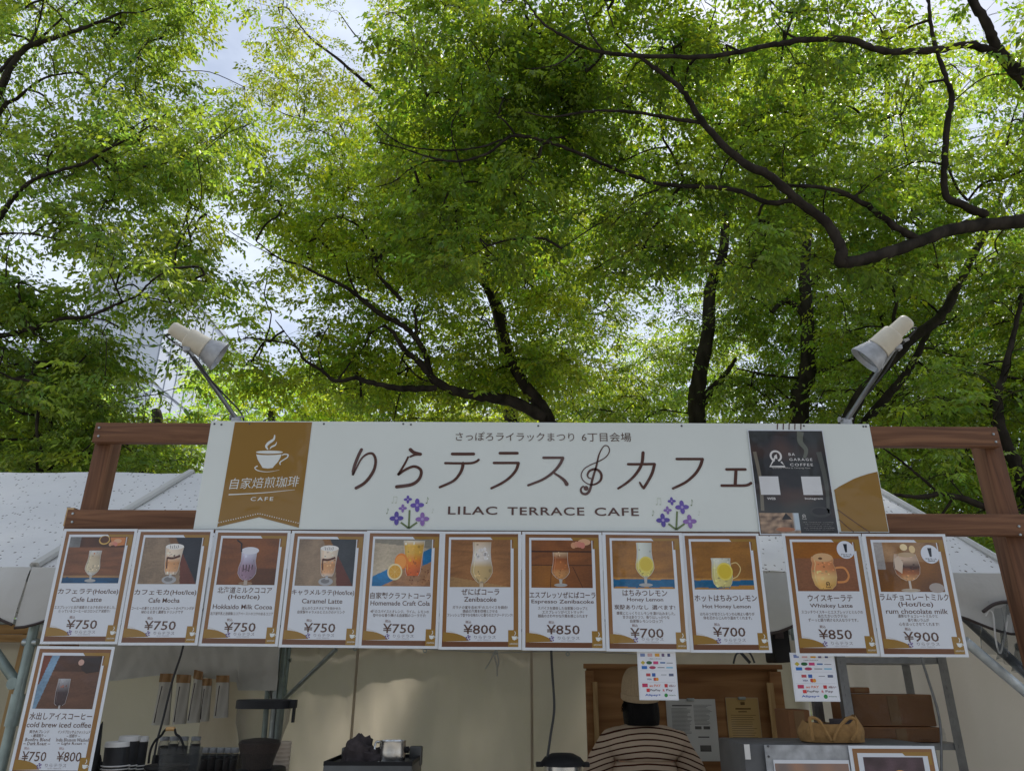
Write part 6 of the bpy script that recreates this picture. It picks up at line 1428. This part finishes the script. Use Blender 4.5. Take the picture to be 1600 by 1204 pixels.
_, k = tree('zelkova_tree', 'dark green tree hanging in from the left edge', (b3.x-.6, 8.6, 0), lim,
     [(-130, 400, -130, 300, 8.0, .7, 600), (-130, 330, 220, 480, 7.8, .7, 360), (-130, 330, 430, 640, 7.7, .6, 230), (-130, 230, 560, 760, 8.8, .6, 170)], .078, DK, 12, 23, pad=(.36, .06), sp_scale=.32, back=.3,
     extra_trunk=vtrunk([(b3.x-.6, 8.6, 0, .30), (b3.x-.4, 8.5, 2.0, .22), (b3.x, 8.2, b3.z, .13)])); tot += k
# 4 straight trunk behind, right of the middle
def col_tree(label, pts, Y, regs, leaf, col, seed, extra=(), r0=.16, nsub=12, carve=True):
    global tot
    P = [at(px, py, Y) for px, py in pts]; base = (P[0].x-.05, Y, 0); tk = [(base[0], Y, 0, r0*1.5), (base[0], Y, 1.5, r0*1.15)]+[(p.x, Y, p.z, r0*(1-.75*i/len(P))) for i, p in enumerate(P)]
    _, k = tree('zelkova_tree', label, base, list(extra), regs, leaf, col, nsub, seed, extra_trunk=[tk], pad=(.46, .08), sp_scale=.38, carve=carve); tot += k
col_tree('upright grey trunked tree behind the sign, right of its middle', [(1090, 665), (1092, 596), (1106, 520), (1110, 450), (1129, 400), (1133, 350), (1138, 300), (1145, 200)], 13.0,
    [(850, 1330, 300, 670, 13.6, .7, 300), (880, 1300, 60, 330, 13.6, .9, 130)], .084, MD, 24,
    [[(1092, 640, 13., .11), (1106, 616, 13., .10), (1120, 600, 13., .085), (1134, 584, 13., .06), (1150, 560, 13., .03)], [(1127, 394, 13., .045), (1092, 381, 12.8, .034), (1036, 373, 12.6, .02), (1000, 370, 12.5, .01)], [(1112, 432, 13., .05), (1152, 430, 12.8, .035), (1199, 431, 12.6, .02)], [(1115, 425, 13., .04), (1066, 420, 12.8, .028), (1013, 431, 12.6, .012)],
     [(1138, 588, 13., .03), (1170, 600, 12.7, .025), (1210, 632, 12.5, .014)]])
col_tree('upright tree behind the sign below the near elbow limb', [(1250, 668), (1260, 590), (1263, 549), (1260, 476), (1257, 430), (1262, 360), (1268, 250), (1240, 120)], 12.2,
    [(1120, 1480, 380, 680, 12.8, .6, 190), (1150, 1500, 40, 330, 12.8, .9, 140)], .082, MD, 25,
    [[(1262, 500, 12.2, .07), (1230, 470, 12.2, .06), (1206, 488, 12.1, .04)], [(1258, 452, 12.2, .06), (1280, 430, 12.2, .05), (1300, 410, 12.2, .03)], [(1260, 582, 12.2, .05), (1296, 576, 12., .04), (1340, 558, 11.8, .03), (1370, 545, 11.7, .015)], [(1258, 590, 12.2, .03), (1200, 586, 12., .022), (1150, 575, 11.9, .01)], [(1252, 640, 12.2, .03), (1230, 620, 12.1, .02), (1205, 600, 12., .012)]])
b6 = at(1318, 668, 9.6)
lim = [[(1318, 668, 9.6, .10), (1345, 615, 9.6, .095), (1385, 570, 9.6, .09), (1430, 525, 9.6, .088), (1472, 492, 9.6, .085), (1499, 440, 9.6, .075), (1525, 390, 9.6, .065), (1545, 350, 9.6, .05), (1570, 290, 9.6, .03)],
       [(1345, 668, 9.8, .075), (1386, 619, 9.8, .07), (1410, 590, 9.8, .068), (1428, 564, 9.8, .06), (1450, 520, 9.8, .04), (1480, 480, 9.9, .02)],
       [(1398, 540, 9.6, .03), (1397, 493, 9.6, .03), (1401, 468, 9.6, .028), (1390, 436, 9.6, .024), (1386, 404, 9.6, .016)], [(1470, 492, 9.6, .02), (1445, 470, 9.5, .014), (1420, 465, 9.4, .008)], [(1430, 560, 9.8, .02), (1460, 585, 9.7, .014), (1500, 600, 9.6, .007)]]
_, k = tree('zelkova_tree', 'leaning tree with two slanting trunks behind the right spot lamp', (b6.x-.1, 9.7, 0), lim,
     [(1280, 1680, 380, 690, 10.3, .5, 230), (1360, 1680, 680, 840, 10.4, .7, 110)], .078, MD, 11, 26, pad=(.40, .07), sp_scale=.33, back=.6,
     extra_trunk=vtrunk([(b6.x-.15, 9.7, 0, .24), (b6.x-.12, 9.7, 1.4, .16), (b6.x, 9.6, b6.z, .11)])+[[(b6.x-.1, 9.72, 1.2, .15), (at(1345, 668, 9.8).x, 9.8, at(1345, 668, 9.8).z, .075)]]); tot += k
b7 = at(1612, 790, 7.6)
lim = [[(1612, 790, 7.6, .085), (1596, 745, 7.6, .08), (1580, 712, 7.6, .075), (1565, 675, 7.6, .07), (1560, 620, 7.7, .055), (1580, 540, 7.8, .035), (1600, 450, 7.9, .02)],
       [(1606, 800, 7.6, .05), (1559, 797, 7.5, .042), (1509, 780, 7.4, .036), (1469, 771, 7.3, .032), (1442, 776, 7.25, .026), (1395, 773, 7.2, .016)],
       [(1468, 771, 7.3, .016), (1436, 743, 7.2, .013), (1405, 718, 7.2, .010), (1378, 699, 7.1, .006)], [(1590, 775, 7.6, .02), (1600, 760, 7.5, .014), (1640, 740, 7.5, .008)]]
_, k = tree('zelkova_tree', 'dark trunked tree just behind the right timber post', (b7.x+.2, 7.7, 0), lim, [(1380, 1690, 560, 860, 7.9, .5, 150), (1540, 1690, 420, 660, 8.2, .5, 60)], .072, MD, 11, 27, pad=(.32, .06), sp_scale=.29,
     extra_trunk=vtrunk([(b7.x+.25, 7.7, 0, .20), (b7.x+.2, 7.7, 1.3, .14), (b7.x, 7.6, b7.z, .09)])); tot += k
# 8 tall tree far behind, loose olive crown
col_tree('tall loose olive tree behind the broad tree', [(800, 668), (782, 503), (762, 440), (759, 400), (757, 350), (745, 320), (735, 240), (715, 120)], 14.5,
    [(380, 760, -120, 200, 14.0, 1.0, 430), (420, 900, 100, 420, 15.0, .8, 150), (700, 1000, 330, 660, 15.2, .6, 90)], .088, (.084, .108, .012), 28,
    [[(742, 300, 14.5, .10), (680, 210, 14.2, .075), (620, 165, 14., .06), (565, 124, 13.8, .048), (520, 86, 13.6, .036), (485, 60, 13.5, .024), (455, 20, 13.4, .014)], [(760, 400, 14.5, .10), (727, 365, 14.4, .08), (702, 342, 14.3, .05), (690, 300, 14.2, .03)], [(720, 150, 14.5, .06), (660, 125, 14.2, .04), (605, 95, 14., .026), (560, 60, 13.8, .016), (530, 20, 13.7, .01)], [(620, 168, 14., .03), (540, 190, 13.8, .02), (465, 185, 13.6, .014), (410, 160, 13.5, .008)]])
# 9-12 bright young trees farther back, low on the left
for i, (lab, px, Y, regs, cl) in enumerate([
    ('bright light green tree low behind the left end of the sign', 420, 19., [(300, 560, 575, 680, 19., 1.2, 210)], BR),
    ('bright green bushy tree behind the left tent and lamp arm', 130, 17., [(20, 230, 590, 700, 17., 1., 130)], BR),
    ('dark green tree filling the gap behind the left timber post', 240, 13.5, [(-120, 330, 650, 790, 13.5, 1., 220)], DK),
    ('olive tree just above the middle of the sign', 640, 18., [(480, 800, 590, 690, 18., 1., 130)], YL),
    ('green tree between the upright trunks above the sign', 960, 19., [(800, 1160, 520, 690, 19., 1., 170)], MD),
    ('green tree farther back behind the right timber post', 1500, 16., [(1300, 1690, 560, 850, 16., 1., 200)], MD),
    ('tall distant tree closing the canopy at upper right', 1380, 17.5, [(1080, 1690, 60, 560, 17.5, 1.2, 260)], MD)]):
    col_tree(lab, [(px, 700 if i != 6 else 680), (px+4, 640 if i != 6 else 300)]+([(px+8, 60)] if i == 6 else []), Y, regs, .105, cl, 40+i, r0=.12, nsub=12)
# a belt of distant park trees that closes the horizon behind everything
g = np.random.default_rng(77); n = 5200
X_ = g.uniform(-70, 75, n); Yb = g.uniform(36, 46, n); top_ = 5.5+2.6*np.sin(X_*.35)+1.6*np.sin(X_*.83+1)
B_ = np.stack([X_, Yb, np.abs(top_)*g.random(n)**.75+.2], -1)
V_, F_, cc = foliage(B_, g.uniform(0, 6.28, n), g.normal(.2, .3, n), g.uniform(1.1, 1.9, n), .42, MD, .25, g)
tag(quick_mesh('far_trees', V_, F_, 'leaf', None, False, cc), 'distant belt of park trees behind the stall', 'trees', kind='stuff')
print('LEAFTRIS', tot)
